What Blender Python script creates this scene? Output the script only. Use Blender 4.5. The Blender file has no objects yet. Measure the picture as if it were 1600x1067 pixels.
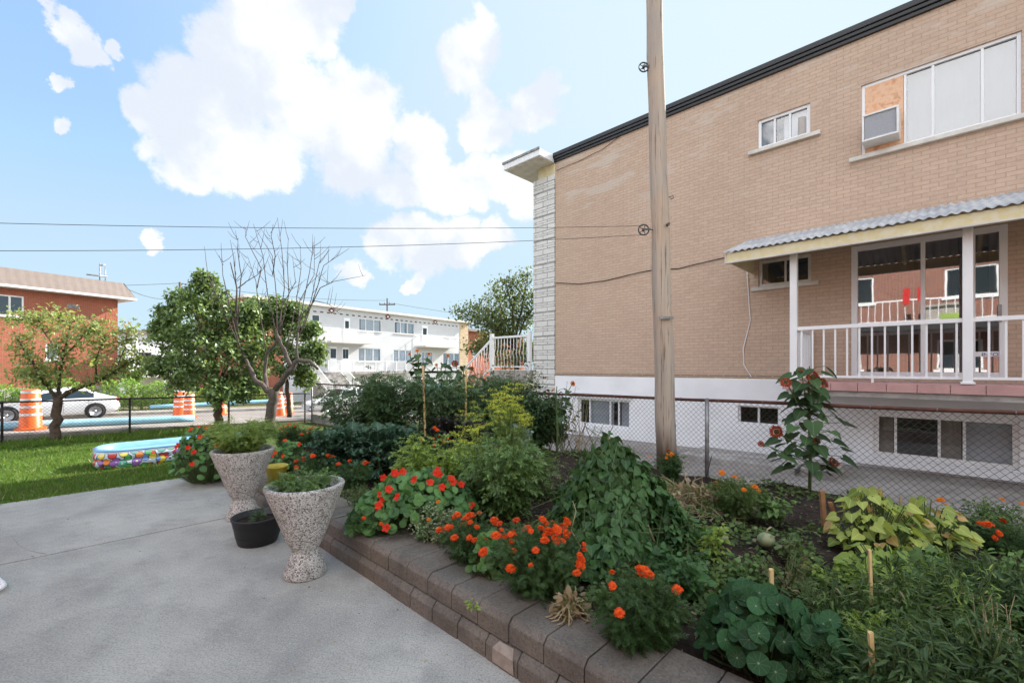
import bpy, math, random
import numpy as np
from mathutils import Vector, Matrix
R = math.radians
sc = bpy.context.scene
col = sc.collection
# ------------------------------------------------------------------ camera, sky, sun, exposure
H = 1.6                                   # eye height
cam = bpy.data.cameras.new('camera'); cam.sensor_width = 36; cam.lens = 700/1600*36
cam.shift_y = (573-533.5)/1600; cam.clip_end = 3000; cam.clip_start = .05
co = bpy.data.objects.new('camera', cam); col.objects.link(co)
co.location = (0, 0, H); co.rotation_euler = (R(90), 0, 0); sc.camera = co
SUN_AZ = math.atan2(.7187, .695); SUN_EL = R(32)
sd = Vector((math.sin(SUN_AZ)*math.cos(SUN_EL), math.cos(SUN_AZ)*math.cos(SUN_EL), math.sin(SUN_EL)))
sl = bpy.data.lights.new('sun', 'SUN'); sl.energy = 3.3; sl.angle = R(.53); sl.color = (1, .95, .88)
so = bpy.data.objects.new('sun', sl); col.objects.link(so); so.rotation_euler = sd.to_track_quat('Z', 'Y').to_euler()
so.location = (20, 20, 30)
sc.view_settings.view_transform = 'Standard'; sc.view_settings.look = 'None'
sc.view_settings.exposure = 2.02; sc.view_settings.gamma = 1

class NT:                                  # tiny node-graph helper
    def __init__(s, tree): s.t = tree; s.n = tree.nodes; s.l = tree.links
    def __call__(s, typ, ins=None, **props):
        nd = s.n.new('ShaderNode'+typ)
        for k, v in props.items(): setattr(nd, k, v)
        if ins:
            for k, v in ins.items():
                sk = nd.inputs[k]
                if isinstance(v, bpy.types.NodeSocket): s.l.new(v, sk)
                else: sk.default_value = v
        return nd
    def math(s, op, a, b=0., c=0.):
        return s('Math', {0: a, 1: b, 2: c}, operation=op).outputs[0]
    def mix(s, f, a, b, blend='MIX'):
        m = s.n.new('ShaderNodeMix'); m.data_type = 'RGBA'; m.blend_type = blend
        for k, v in ((0, f), (6, a), (7, b)):
            if isinstance(v, bpy.types.NodeSocket): s.l.new(v, m.inputs[k])
            else: m.inputs[k].default_value = (v if k == 0 or len(v) == 4 else (*v, 1))
        return m.outputs[2]
    def ramp(s, f, stops):
        r = s.n.new('ShaderNodeValToRGB'); s.l.new(f, r.inputs[0]); e = r.color_ramp.elements
        while len(e) < len(stops): e.new(.5)
        for i, (p, c) in enumerate(stops): e[i].position = p; e[i].color = (*c, 1) if len(c) == 3 else c
        return r.outputs[0]
    def maprange(s, v, a, b, c=0., d=1., smooth=True):
        return s('MapRange', {0: v, 1: a, 2: b, 3: c, 4: d}, interpolation_type='SMOOTHSTEP' if smooth else 'LINEAR').outputs[0]

w = bpy.data.worlds.new('World'); sc.world = w; w.use_nodes = True
t = NT(w.node_tree); t.n.clear()
sky = t('TexSky', sky_type='NISHITA', sun_disc=False, sun_elevation=SUN_EL, sun_rotation=SUN_AZ, air_density=1.0, dust_density=1.6, ozone_density=1.2, altitude=50)
gen = t('TexCoord').outputs['Generated']
n1 = t('TexNoise', {'Vector': gen, 'Scale': 7., 'Detail': 10., 'Roughness': .6})
d1 = t('VectorMath', {0: n1.outputs['Color'], 1: (.5, .5, .5)}, operation='SUBTRACT').outputs[0]
d2 = t('VectorMath', {0: d1, 'Scale': .15}, operation='SCALE').outputs[0]
dv = t('VectorMath', {0: t('VectorMath', {0: gen, 1: d2}, operation='ADD').outputs[0]}, operation='NORMALIZE').outputs[0]
# cumulus banks: direction (as right, ahead, up) and angular radius, each a soft ball of sky direction
CL = [(400,10,95),(470,30,75),(320,70,60),(400,110,125),(300,175,95),(235,165,50),(480,170,105),(560,185,80),(555,255,75),(620,290,55),(690,290,62),
      (745,285,55),(800,290,50),(655,225,50),(350,225,85),(285,245,62),(430,235,70),(730,92,60),(745,200,46),(775,198,46),(832,168,48),(757,160,30),
      (105,50,28),(125,85,30),(160,70,20),(85,190,22),(75,125,18),(600,385,44),(660,388,56),(720,378,46),(765,372,32),(548,432,24),(655,440,18),
      (235,375,18),(520,8,30),(-200,120,110),(-330,200,90),(1150,-260,90),(600,-500,140),(200,-420,110),(-700,350,160)]
acc = None
for (x, y, r) in CL:
    c = Vector(((x-800)/700, 1, (573-y)/700)); m = c.length; c.normalize()
    ra = math.atan(r/700/(m**1.25))
    dot = t('VectorMath', {0: dv, 1: tuple(c)}, operation='DOT_PRODUCT').outputs['Value']
    v = t.maprange(dot, math.cos(ra*1.18), math.cos(ra*.25))
    acc = v if acc is None else t.math('MAXIMUM', acc, v)
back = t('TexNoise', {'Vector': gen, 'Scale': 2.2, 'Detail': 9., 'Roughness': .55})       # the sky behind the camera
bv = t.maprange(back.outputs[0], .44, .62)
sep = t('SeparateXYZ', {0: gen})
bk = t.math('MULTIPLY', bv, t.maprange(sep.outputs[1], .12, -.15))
n2 = t('TexNoise', {'Vector': gen, 'Scale': 15., 'Detail': 12., 'Roughness': .7})
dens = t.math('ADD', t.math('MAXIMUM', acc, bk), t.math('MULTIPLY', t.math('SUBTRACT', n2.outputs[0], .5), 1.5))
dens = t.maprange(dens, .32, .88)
n3 = t('TexNoise', {'Vector': t('VectorMath', {0: gen, 1: (0, 0, .05)}, operation='ADD').outputs[0], 'Scale': 6.5, 'Detail': 8., 'Roughness': .55})
cc = t.mix(t.maprange(n3.outputs[0], .38, .60), (2.12, 2.25, 2.48), (2.95, 2.95, 2.93))
cc = t.mix(t.maprange(sep.outputs[1], .25, -.2), cc, (11., 10.8, 10.6))     # unseen banks behind the viewer, brightened to fill the shaded wall
cap = t('VectorMath', {0: sky.outputs[0], 1: (1.95, 2.35, 2.6)}, operation='MINIMUM').outputs[0]
glow = t.maprange(t('VectorMath', {0: gen, 1: tuple(sd)}, operation='DOT_PRODUCT').outputs['Value'], .25, .97, smooth=False)
blue = t.mix(glow, (.95, 1.55, 2.6), (2.0, 2.4, 2.6)); blue = t.mix(t.maprange(sep.outputs[2], .45, .0), blue, (1.5, 2.1, 2.45))
hazy = t.mix(.7, cap, blue)       # thin milky veil over the whole sky
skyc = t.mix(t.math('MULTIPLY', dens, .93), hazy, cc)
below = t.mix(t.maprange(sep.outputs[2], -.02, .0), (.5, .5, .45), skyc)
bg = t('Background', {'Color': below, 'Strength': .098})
t.l.new(bg.outputs[0], t('OutputWorld').inputs[0])

# ------------------------------------------------------------------ yard frame: u along the tan wall (to the right), v away from the camera towards it
EU = Vector((.7165, -.6976, 0)); EV = Vector((.6976, .7165, 0)); ROT = math.atan2(-.6976, .7165)
def P(u, v, z=0.): return EU*u + EV*v + Vector((0, 0, z))
def ray(px, py, z):                        # where a line of sight meets height z
    Y = (H-z)*700/(py-573); return Vector(((px-800)/700*Y, Y, z))
def at(px, Y, z=0.): return Vector(((px-800)/700*Y, Y, z))
def zat(py, Y): return H + (573-py)*Y/700
def toyard(p): return p.x*EU.x+p.y*EU.y, p.x*EV.x+p.y*EV.y
def wallpx(px, py=573, v=9.6):
    r = (px-800)/700; Y = v/(.7165+r*.6976); return -Y*(.6976-.7165*r), zat(py, Y)
WU = lambda px, v=9.6: wallpx(px, 573, v)[0]
WZ = lambda px, py, v=9.6: wallpx(px, py, v)[1]

# ------------------------------------------------------------------ mesh helpers
def tag(o, label=None, cat=None, group=None, kind=None):
    if label: o['label'] = label
    if cat: o['category'] = cat
    if group: o['group'] = group
    if kind: o['kind'] = kind
    return o
def empty(name, label, cat, loc=(0, 0, 0), rz=0., group=None):
    o = bpy.data.objects.new(name, None); col.objects.link(o); o.location = loc; o.rotation_euler = (0, 0, rz)
    o.empty_display_size = .1
    return tag(o, label, cat, group)
def link(name, me, m=None, parent=None, loc=None, rz=None):
    o = bpy.data.objects.new(name, me); col.objects.link(o)
    if m and not me.materials: me.materials.append(m)
    if parent: o.parent = parent
    if loc is not None: o.location = loc
    if rz is not None: o.rotation_euler = (0, 0, rz)
    return o
def copy_tree(o, parent=None):
    c = o.copy(); col.objects.link(c); c.parent = parent
    for ch in o.children: copy_tree(ch, c)
    return c
class MB:
    def __init__(s): s.v = []; s.f = []; s.sm = []
    def add(s, vs, fs, smooth=False):
        b = len(s.v); s.v += [tuple(q) for q in vs]; s.f += [tuple(b+i for i in f) for f in fs]; s.sm += [smooth]*len(fs); return s
    def box(s, x0, x1, y0, y1, z0, z1):
        x0, x1 = sorted((x0, x1)); y0, y1 = sorted((y0, y1)); z0, z1 = sorted((z0, z1))
        return s.add([(x, y, z) for x in (x0, x1) for y in (y0, y1) for z in (z0, z1)],
                     [(0,1,3,2),(4,6,7,5),(0,4,5,1),(2,3,7,6),(0,2,6,4),(1,5,7,3)])
    def quad(s, a, b, c, d): return s.add([a, b, c, d], [(0,1,2,3)])
    def tube(s, pts, rad, seg=8, cap=True, smooth=True):
        pts = [Vector(p) for p in pts]; n = len(pts)
        if not hasattr(rad, '__len__'): rad = [rad]*n
        vs = []; prev = None
        for i, p in enumerate(pts):
            d = (pts[min(i+1, n-1)]-pts[max(i-1, 0)])
            d = d.normalized() if d.length > 1e-9 else Vector((0, 0, 1))
            if prev is None:
                a = d.cross(Vector((0, 0, 1)) if abs(d.z) < .9 else Vector((1, 0, 0))).normalized()
            else:
                a = (prev-d*prev.dot(d)); a = a.normalized() if a.length > 1e-6 else d.orthogonal().normalized()
            prev = a; b = d.cross(a)
            for k in range(seg):
                an = 2*math.pi*k/seg; vs.append(p+(a*math.cos(an)+b*math.sin(an))*rad[i])
        fs = [(i*seg+k, i*seg+(k+1) % seg, (i+1)*seg+(k+1) % seg, (i+1)*seg+k) for i in range(n-1) for k in range(seg)]
        s.add(vs, fs, smooth)
        if cap: b = len(s.v)-len(vs); s.f += [tuple(b+k for k in reversed(range(seg))), tuple(b+(n-1)*seg+k for k in range(seg))]; s.sm += [False]*2
        return s
    def lathe(s, prof, seg=32, c=(0, 0, 0), sx=1., sy=1., smooth=True):
        vs = []; n = len(prof)
        for r, z in prof:
            for k in range(seg):
                a = 2*math.pi*k/seg; vs.append((c[0]+r*sx*math.cos(a), c[1]+r*sy*math.sin(a), c[2]+z))
        fs = [(i*seg+k, i*seg+(k+1) % seg, (i+1)*seg+(k+1) % seg, (i+1)*seg+k) for i in range(n-1) for k in range(seg)]
        if prof[0][0] > 1e-4: fs.append(tuple(reversed(range(seg))))
        if prof[-1][0] > 1e-4: fs.append(tuple((n-1)*seg+k for k in range(seg)))
        return s.add(vs, fs, smooth)
    def build(s, name, m, parent=None, loc=None, rz=None, bevel=0.):
        me = bpy.data.meshes.new(name); me.from_pydata(s.v, [], s.f); me.materials.append(m)
        me.polygons.foreach_set('use_smooth', s.sm); me.update()
        o = link(name, me, None, parent, loc, rz)
        if bevel:
            b = o.modifiers.new('bevel', 'BEVEL'); b.width = bevel; b.segments = 2; b.limit_method = 'ANGLE'; b.angle_limit = R(40)
        return o
def grid(name, xs, ys, zf, m, parent=None, rz=None, kind='structure', f=None, smooth=True):
    """sheet over yard coordinates; f maps (u, v) to world x, y"""
    f = f or (lambda u, v: P(u, v))
    vs = []
    for y in ys:
        for x in xs: q = f(x, y); vs.append((q.x, q.y, zf(x, y)))
    nx = len(xs); fs = [(j*nx+i, j*nx+i+1, (j+1)*nx+i+1, (j+1)*nx+i) for j in range(len(ys)-1) for i in range(nx-1)]
    me = bpy.data.meshes.new(name); me.from_pydata(vs, [], fs); me.materials.append(m); me.update()
    if smooth: me.polygons.foreach_set('use_smooth', [True]*len(fs))
    o = link(name, me, None, parent)
    if kind: o['kind'] = kind
    return o
def npmesh(name, V, F, m, uv=None, smooth=False):
    """V (n,3); F list of tuples per template repeated already as flat arrays (loops, starts)"""
    loops, starts = F
    me = bpy.data.meshes.new(name)
    me.vertices.add(len(V)); me.vertices.foreach_set('co', np.ascontiguousarray(V, dtype=np.float32).ravel())
    me.loops.add(len(loops)); me.loops.foreach_set('vertex_index', loops.astype(np.int32))
    me.polygons.add(len(starts)); me.polygons.foreach_set('loop_start', starts.astype(np.int32))
    if smooth: me.polygons.foreach_set('use_smooth', np.ones(len(starts), dtype=bool))
    if uv is not None:
        ul = me.uv_layers.new(name='UVMap'); ul.data.foreach_set('uv', uv[loops].astype(np.float32).ravel())
    me.materials.append(m); me.update(calc_edges=True); me.validate()
    return me
def nrm(a): return a/np.maximum(np.linalg.norm(a, axis=1, keepdims=True), 1e-9)
def leafmesh(name, Pn, T, N, S, tm, m):
    tv, tf = tm; k = len(tv); n = len(Pn)
    T = nrm(T); N = N-(N*T).sum(1, keepdims=True)*T; N = nrm(N); B = np.cross(N, T)
    V = Pn[:, None, :]+S[:, None, None]*(tv[None, :, 0:1]*T[:, None, :]+tv[None, :, 1:2]*B[:, None, :]+tv[None, :, 2:3]*N[:, None, :])
    sizes = np.array([len(f) for f in tf]); lp = np.concatenate([np.array(f) for f in tf])
    loops = (lp[None, :]+(np.arange(n)*k)[:, None]).ravel()
    st = np.concatenate([[0], np.cumsum(sizes)[:-1]]); starts = (st[None, :]+(np.arange(n)*len(lp))[:, None]).ravel()
    uv = np.tile(tv[:, :2], (n, 1))
    return npmesh(name, V.reshape(-1, 3), (loops, starts), m, uv)
# leaf templates: unit length along +x
A_ = lambda *v: np.array(v, dtype=float)
def blade(w1, w2, droop=.1, cup=.06):
    return (A_((0,0,0),(.35,w1,cup),(.72,w2,cup*.5-droop*.4),(1,0,-droop),(.72,-w2,cup*.5-droop*.4),(.35,-w1,cup),(.35,0,0),(.72,0,-droop*.5)),
            [(0,6,1),(6,7,2,1),(7,3,2),(0,5,6),(6,5,4,7),(7,4,3)])
OVAL = blade(.27, .2); NARROW = blade(.1, .08, .2); BROAD = blade(.4, .3, .12); GRASS = (A_((0,-.03,0),(0,.03,0),(.6,.02,.0),(.6,-.02,.0),(1,0,-.08)), [(0,3,2,1),(3,4,2)])
def merge(parts):
    V = []; F = []
    for (tv, tf), (ox, oy, oz), ang, s in parts:
        b = len(V); c, sn = math.cos(ang), math.sin(ang)
        for x, y, z in tv: V.append((ox+s*(x*c-y*sn), oy+s*(x*sn+y*c), oz+s*z))
        F += [tuple(b+i for i in f) for f in tf]
    return np.array(V), F
DIA = (A_((0,0,0),(.5,.22,.03),(1,0,-.06),(.5,-.22,.03)), [(0,3,2,1)])
DIAN = (A_((0,0,0),(.5,.12,.03),(1,0,-.06),(.5,-.12,.03)), [(0,3,2,1)])
TOM = merge([(OVAL,(.55,0,0),0,.45),(OVAL,(.45,.02,0),1.0,.34),(OVAL,(.45,-.02,0),-1.0,.34),(DIA,(.22,.02,0),1.2,.3),(DIA,(.22,-.02,0),-1.2,.3),(DIAN,(0,0,0),0,.5)])
FERN = merge([(DIAN,(x,0,0),s*a,l) for x, a, l in ((.05,1.1,.26),(.2,1.05,.36),(.38,.95,.38),(.56,.85,.32),(.74,.7,.26)) for s in (1,-1)]+[(DIAN,(.6,0,0),0,.4),(DIAN,(0,0,0),0,.65)])
def disc(n, cup=.1, wav=.0, notch=0., sq=1.):
    V = [(.0,0,0)]; F = []
    for k in range(n):
        a = 2*math.pi*k/n; r = .5*(1+wav*math.sin(a*5)); r *= 1-notch*max(0, math.cos(a-math.pi))**6
        V.append((r*math.cos(a), r*math.sin(a)*sq, cup*.5+.03*math.sin(a*3)*wav*8))
    F = [(0, 1+k, 1+(k+1) % n) for k in range(n)]
    return np.array(V), F
ROUND = disc(14, .12)
HEART = (A_((.12,0,0),(0,.22,.03),(.1,.4,.05),(.38,.4,.04),(.72,.2,0),(1,0,-.1),(.72,-.2,0),(.38,-.4,.04),(.1,-.4,.05),(0,-.22,.03),(.5,0,-.03)),
         [(0,10,2,1),(10,3,2),(10,4,3),(10,5,4),(0,9,8,10),(10,8,7),(10,7,6),(10,6,5)])
IVY = (A_((.15,0,0),(0,.25,.03),(.22,.5,0),(.36,.26,.04),(.7,.34,-.02),(.66,.14,.03),(1,0,-.1),(.66,-.14,.03),(.7,-.34,-.02),(.36,-.26,.04),(.22,-.5,0),(0,-.25,.03),(.45,0,-.03)),
       [(0,12,3,1),(1,3,2),(12,5,3),(3,5,4),(12,6,5),(0,11,9,12),(11,10,9),(12,9,7),(9,8,7),(12,7,6)])
def kale():
    V = []; F = []; n = 9
    for i in range(n):
        x = i/(n-1); wd = .34*math.sin(math.pi*min(1, .12+x*.9))**.6+.03
        for j, s in enumerate((-1, -.6, 0, .6, 1)):
            V.append((x, s*wd*(1+.12*math.sin(i*2.1)), (abs(s)**2)*.14*math.sin(i*2.6+s*2)+.1*abs(s)-.16*x*x))
    for i in range(n-1):
        for j in range(4): a = i*5+j; F.append((a, a+5, a+6, a+1))
    return np.array(V), F
KALE = kale()
# ------------------------------------------------------------------ materials
def newmat(name):
    m = bpy.data.materials.new(name); m.use_nodes = True; t = NT(m.node_tree); t.n.clear(); return m, t
def finish(t, color, rough=.7, bump=None, bs=.3, metal=0., spec=.4, bd=.01, **kw):
    ins = {'Base Color': color if isinstance(color, bpy.types.NodeSocket) else (*color, 1), 'Roughness': rough, 'Metallic': metal, 'Specular IOR Level': spec}
    ins.update(kw)
    p = t('BsdfPrincipled', ins)
    if bump is not None: t.l.new(t('Bump', {'Height': bump, 'Strength': bs, 'Distance': bd}).outputs[0], p.inputs['Normal'])
    t.l.new(p.outputs[0], t('OutputMaterial').inputs[0]); return p
def O(t): return t('TexCoord').outputs['Object']
def noise(t, scale, detail=5., rough=.55, vec=None, out=0):
    return t('TexNoise', {'Vector': vec if vec is not None else O(t), 'Scale': scale, 'Detail': detail, 'Roughness': rough}).outputs[out]
def stretch(t, s, vec=None): return t('Mapping', {'Vector': vec if vec is not None else O(t), 'Scale': s}).outputs[0]
def plain(name, c, rough=.6, var=.12, ns=6., bs=.15, c2=None, metal=0., spec=.4, fine=60.):
    m, t = newmat(name); a = noise(t, ns); c2 = c2 or tuple(x*(1-var*2.2) for x in c)
    colr = t.mix(t.maprange(a, .35, .7), c, c2)
    f = noise(t, fine, 4.)
    finish(t, colr, rough, f, bs, metal, spec, .004); return m
def brickmat(name, c1, c2, mortar, bw=.2, rh=.067, ms=.008, offs=.5, patch=None, bs=.5, patchamt=.5, dirt=.25, horiz='both', warp=0.):
    m, t = newmat(name); o = O(t); s = t('SeparateXYZ', {0: o})
    hx = t.math('ADD', s.outputs[0], s.outputs[1]) if horiz == 'both' else s.outputs[0]
    zz = s.outputs[2]
    if warp: zz = t.math('ADD', zz, t.math('MULTIPLY', t.math('SINE', t.math('MULTIPLY', zz, 19.)), warp))
    v = t('CombineXYZ', {0: hx, 1: zz, 2: 0.}).outputs[0]
    wob = noise(t, 3., 2.); v2 = t('VectorMath', {0: v, 1: t('CombineXYZ', {0: t.math('MULTIPLY', wob, .008), 1: t.math('MULTIPLY', wob, .006), 2: 0.}).outputs[0]}, operation='ADD').outputs[0]
    b = t('TexBrick', {'Vector': v2, 'Scale': 1., 'Color1': (*c1, 1), 'Color2': (*c2, 1), 'Mortar': (*mortar, 1), 'Mortar Size': ms, 'Mortar Smooth': .2, 'Bias': 0., 'Brick Width': bw, 'Row Height': rh}, offset=offs)
    c = b.outputs[0]
    big = noise(t, .55, 4., .6)
    c = t.mix(t.math('MULTIPLY', t.maprange(big, .35, .7), dirt), c, tuple(x*.62 for x in c1))
    fine = noise(t, 14., 5., .65)
    c = t.mix(t.math('MULTIPLY', t.maprange(fine, .4, .75), .3), c, tuple(min(1, x*1.25) for x in c1))
    if patch:
        pn = noise(t, 1.3, 5., .6, stretch(t, (.55, 1, 2.2)))
        up = t.maprange(s.outputs[2], patch[1], patch[2])
        c = t.mix(t.math('MULTIPLY', t.math('MULTIPLY', t.maprange(pn, .53, .62), up), patchamt), c, patch[0])
    h = t.math('ADD', t.math('MULTIPLY', b.outputs[1], -1.), t.math('MULTIPLY', fine, .25))
    finish(t, c, .88, h, bs, spec=.2, bd=.012); return m
def leafmat(name, c, c2=None, trans=.35, rough=.5, vein=.0, tc=None, dot=0., spec=.26, deadc=None, dead=0.):
    m, t = newmat(name); c2 = c2 or tuple(x*.5 for x in c)
    g = t('NewGeometry'); rnd = g.outputs['Random Per Island']
    colr = t.mix(t.math('POWER', rnd, 1.3), tuple(x*.75 for x in c2), tuple(x*1.12 for x in c))
    pos = t('TexNoise', {'Vector': g.outputs['Position'], 'Scale': 3.5, 'Detail': 2.}).outputs[0]
    colr = t.mix(t.math('MULTIPLY', t.maprange(pos, .4, .65), .4), colr, tuple(x*1.35 for x in c))
    if deadc:
        r2 = t.math('FRACT', t.math('MULTIPLY', rnd, 7.37)); colr = t.mix(t.maprange(r2, 1-dead, 1-dead*.8), colr, deadc)
    uv = t('UVMap').outputs[0]; s = t('SeparateXYZ', {0: uv})
    if vein:
        vv = t.math('ABSOLUTE', s.outputs[1]); side = t.math('ABSOLUTE', t.math('SINE', t.math('MULTIPLY', t.math('SUBTRACT', s.outputs[0], t.math('MULTIPLY', vv, .8)), 28.)))
        mask = t.math('MAXIMUM', t.maprange(vv, .03, .008), t.math('MULTIPLY', t.maprange(side, .2, .05), .5))
        colr = t.mix(t.math('MULTIPLY', mask, vein), colr, tuple(min(1, x*2.6+.03) for x in c))
    if dot:
        ln = t('VectorMath', {0: uv}, operation='LENGTH').outputs['Value']
        an = t.math('ARCTAN2', s.outputs[1], s.outputs[0]); sp = t.math('ABSOLUTE', t.math('SINE', t.math('MULTIPLY', an, 4.5)))
        mask = t.math('MAXIMUM', t.maprange(ln, .06, .03), t.math('MULTIPLY', t.maprange(t.math('MULTIPLY', sp, ln), .035, .012), .45))
        colr = t.mix(t.math('MULTIPLY', mask, dot), colr, (.42, .52, .33))
    p = t('BsdfPrincipled', {'Base Color': colr, 'Roughness': rough, 'Specular IOR Level': spec})
    tr = t('BsdfTranslucent', {'Color': t.mix(.5, colr, tc or (c[0]*2.2, c[1]*2.0, c[2]*.8))})
    mx = t('MixShader', {0: trans, 1: p.outputs[0], 2: tr.outputs[0]}); t.l.new(mx.outputs[0], t('OutputMaterial').inputs[0]); return m
M = {}
M['tan'] = brickmat('tan_brick', (.55, .405, .305), (.495, .36, .27), (.41, .305, .225), .2, .0667, .006, patch=((.56, .49, .42), 4.6, 6.2), dirt=.18, patchamt=.6)
M['red'] = brickmat('red_brick', (.27, .105, .07), (.21, .085, .058), (.27, .24, .22), .21, .07, .009)
M['redfar'] = brickmat('red_brick_far', (.36, .10, .055), (.29, .075, .045), (.36, .24, .18), .22, .075, .009)
M['whitebrick'] = brickmat('white_brick', (.58, .59, .60), (.54, .55, .56), (.52, .52, .53), .22, .075, .006, dirt=.1)
M['tanstone'] = brickmat('tan_stone', (.50, .36, .21), (.62, .52, .38), (.4, .33, .24), .35, .13, .012)
M['stone'] = brickmat('split_stone', (.70, .69, .65), (.62, .61, .58), (.26, .25, .23), .42, .095, .011, bs=1., dirt=.15, offs=.37, warp=.035)
M['whitewall'] = plain('white_parging', (.86, .86, .87), .8, .04, 1.5, .25, fine=25.)
M['white'] = plain('white_paint', (.80, .80, .80), .45, .03, 2., .05)
M['cream'] = plain('weathered_white_wood', (.66, .63, .57), .6, .1, 5., .15)
M['yellowwood'] = plain('peeling_cream_board', (.64, .55, .30), .7, .1, 9., .4, c2=(.68, .62, .46))
M['black'] = plain('black_metal', (.02, .021, .023), .35, .1, 6., .1)
M['rust'] = plain('rusty_pipe', (.085, .035, .025), .7, .2, 12., .4, c2=(.14, .06, .04), metal=.2)
M['wire'] = plain('dull_wire', (.11, .11, .10), .5, .2, 9., .0, c2=(.12, .075, .05), metal=.6)
M['darkpost'] = plain('dark_fence_pipe', (.035, .03, .03), .55, .2, 9., .2, metal=.3)
M['galv'] = plain('galvanised_pipe', (.3, .3, .3), .5, .2, 9., .2, metal=.5)
M['pinktile'] = plain('pink_tile', (.50, .29, .27), .5, .08, 4., .1)
M['corr'] = plain('corrugated_sheet', (.33, .34, .35), .55, .25, 3., .1, c2=(.5, .5, .48))
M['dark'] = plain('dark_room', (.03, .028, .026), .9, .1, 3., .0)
M['curtain'] = plain('curtain_cloth', (.36, .33, .29), .9, .1, 3., .0)
M['sheer'] = plain('pale_sheer_curtain', (.60, .66, .72), .9, .05, 3., .0)  # blue tint painted in for the sky reflected in the upper panes
M['yellowcurtain'] = plain('yellow_curtain', (.55, .36, .08), .9, .05, 3., .0)
M['ac'] = plain('old_beige_casing', (.80, .79, .76), .5, .06, 4., .1)
M['acgrille'] = plain('grey_grille', (.60, .62, .66), .6, .05, 40., .05)
M['tyre'] = plain('tyre_rubber', (.02, .02, .02), .8)
M['alloy'] = plain('alloy_wheel', (.55, .55, .57), .3, .05, metal=.9)
M['chrome'] = plain('bright_metal', (.4, .4, .42), .3, .05, metal=.9)
M['orange'] = plain('orange_plastic', (.85, .14, .02), .45, .05)
M['refl'] = plain('white_reflective_band', (.82, .82, .82), .4, .03)
M['blackplastic'] = plain('black_plastic', (.016, .016, .018), .45, .1, 20., .3)
M['yellowplastic'] = plain('yellow_plastic', (.52, .42, .06), .45)
M['bluepipe'] = plain('pale_blue_plastic', (.30, .58, .74), .4, .06, 6.)
M['poolblue'] = plain('pool_blue_vinyl', (.20, .42, .72), .3, .05)
M['twig'] = plain('grey_brown_bark', (.12, .085, .065), .85, .2, 14., .5)
M['bark'] = plain('brown_bark', (.105, .072, .05), .9, .25, 14., .9)
M['stem'] = plain('green_stem', (.10, .15, .05), .6, .15, 10., .0)
M['drystem'] = plain('straw_stem', (.42, .34, .2), .8, .15, 10., .0)
M['stake'] = plain('weathered_stake', (.42, .28, .14), .8, .15, 12., .3)
M['palestake'] = plain('pale_yellow_stake', (.66, .48, .22), .7, .1, 12., .2)
M['brownstake'] = plain('brown_stake', (.36, .18, .08), .8, .15, 12., .3)
M['whitestake'] = plain('white_plastic_stake', (.7, .7, .7), .5)
M['asphaltroof'] = plain('brown_mansard_metal', (.19, .15, .13), .6, .05, 4.)
M['bluewall'] = plain('faded_blue', (.16, .38, .5), .6)
M['limb'] = plain('dark_limb', (.105, .085, .072), .9, .2, 14., .5)

def glass(name, refl=.35, tint=(.02, .02, .022), rough=.02, seethru=.6):
    m, t = newmat(name)
    fr = t('LayerWeight', {'Blend': .35}).outputs['Fresnel']
    k = t.math('ADD', refl, t.math('MULTIPLY', fr, .5)); k = t.math('MINIMUM', k, .95)
    tr = t('BsdfTransparent', {'Color': (seethru, seethru, seethru, 1)})
    n = noise(t, 1.6, 2.); gl = t('BsdfGlossy', {'Color': (.95, .97, 1, 1), 'Roughness': rough, 'Normal': t('Bump', {'Height': n, 'Strength': .012, 'Distance': .05}).outputs[0]})
    mx = t('MixShader', {0: k, 1: tr.outputs[0], 2: gl.outputs[0]}); t.l.new(mx.outputs[0], t('OutputMaterial').inputs[0]); return m
M['glass'] = glass('window_glass', .06, seethru=.9); M['bigglass'] = glass('door_glass', .24, seethru=.7); M['skyglass'] = glass('bright_window_glass', .09, seethru=.72, rough=.05)
m, t = newmat('car_glass'); finish(t, (.02, .03, .035), .05, spec=.8); M['carglass'] = m
m, t = newmat('car_paint'); finish(t, (.80, .80, .80), .25, spec=.6, **{'Coat Weight': .6}); M['carpaint'] = m
m, t = newmat('red_lens'); finish(t, (.5, .03, .03), .2); M['redlens'] = m
m, t = newmat('lettering_blue'); finish(t, (.03, .05, .25), .5); M['blueink'] = m

# concrete patio: broom lines, blotches, specks
m, t = newmat('patio_concrete'); o = O(t)
big = noise(t, .9, 6., .6); mid = noise(t, 3.5, 6., .62); fine = noise(t, 90., 4., .7)
c = t.mix(t.maprange(big, .32, .68), (.485, .475, .43), (.32, .315, .29))
c = t.mix(t.math('MULTIPLY', t.maprange(mid, .46, .66), .4), c, (.24, .24, .225))
c = t.mix(t.math('MULTIPLY', t.maprange(noise(t, 1.7, 7., .7, stretch(t, (1, 1, 1))), .55, .7), .4), c, (.5, .5, .485))
spk = t('TexVoronoi', {'Vector': o, 'Scale': 75.}); sc_ = t.maprange(spk.outputs[0], .2, .32)
c = t.mix(t.math('MULTIPLY', t.maprange(fine, .46, .62), .5), c, (.16, .16, .15))
c = t.mix(t.math('MULTIPLY', t.math('SUBTRACT', 1., sc_), .3), c, (.6, .6, .58))
drk = t('TexVoronoi', {'Vector': o, 'Scale': 2.3, 'Randomness': 1.}); c = t.mix(t.maprange(drk.outputs[0], .03, .018), c, (.06, .05, .045))
broom = noise(t, 60., 2., .5, stretch(t, (.06, 1, 1), t('Mapping', {'Vector': o, 'Rotation': (0, 0, R(18))}).outputs[0]))
c = t.mix(t.math('MULTIPLY', t.maprange(broom, .45, .62), .09), c, (.2, .2, .2))
finish(t, c, .85, t.math('ADD', t.math('MULTIPLY', broom, .3), fine), .5, bd=.006, spec=.3); M['patio'] = m
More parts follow.
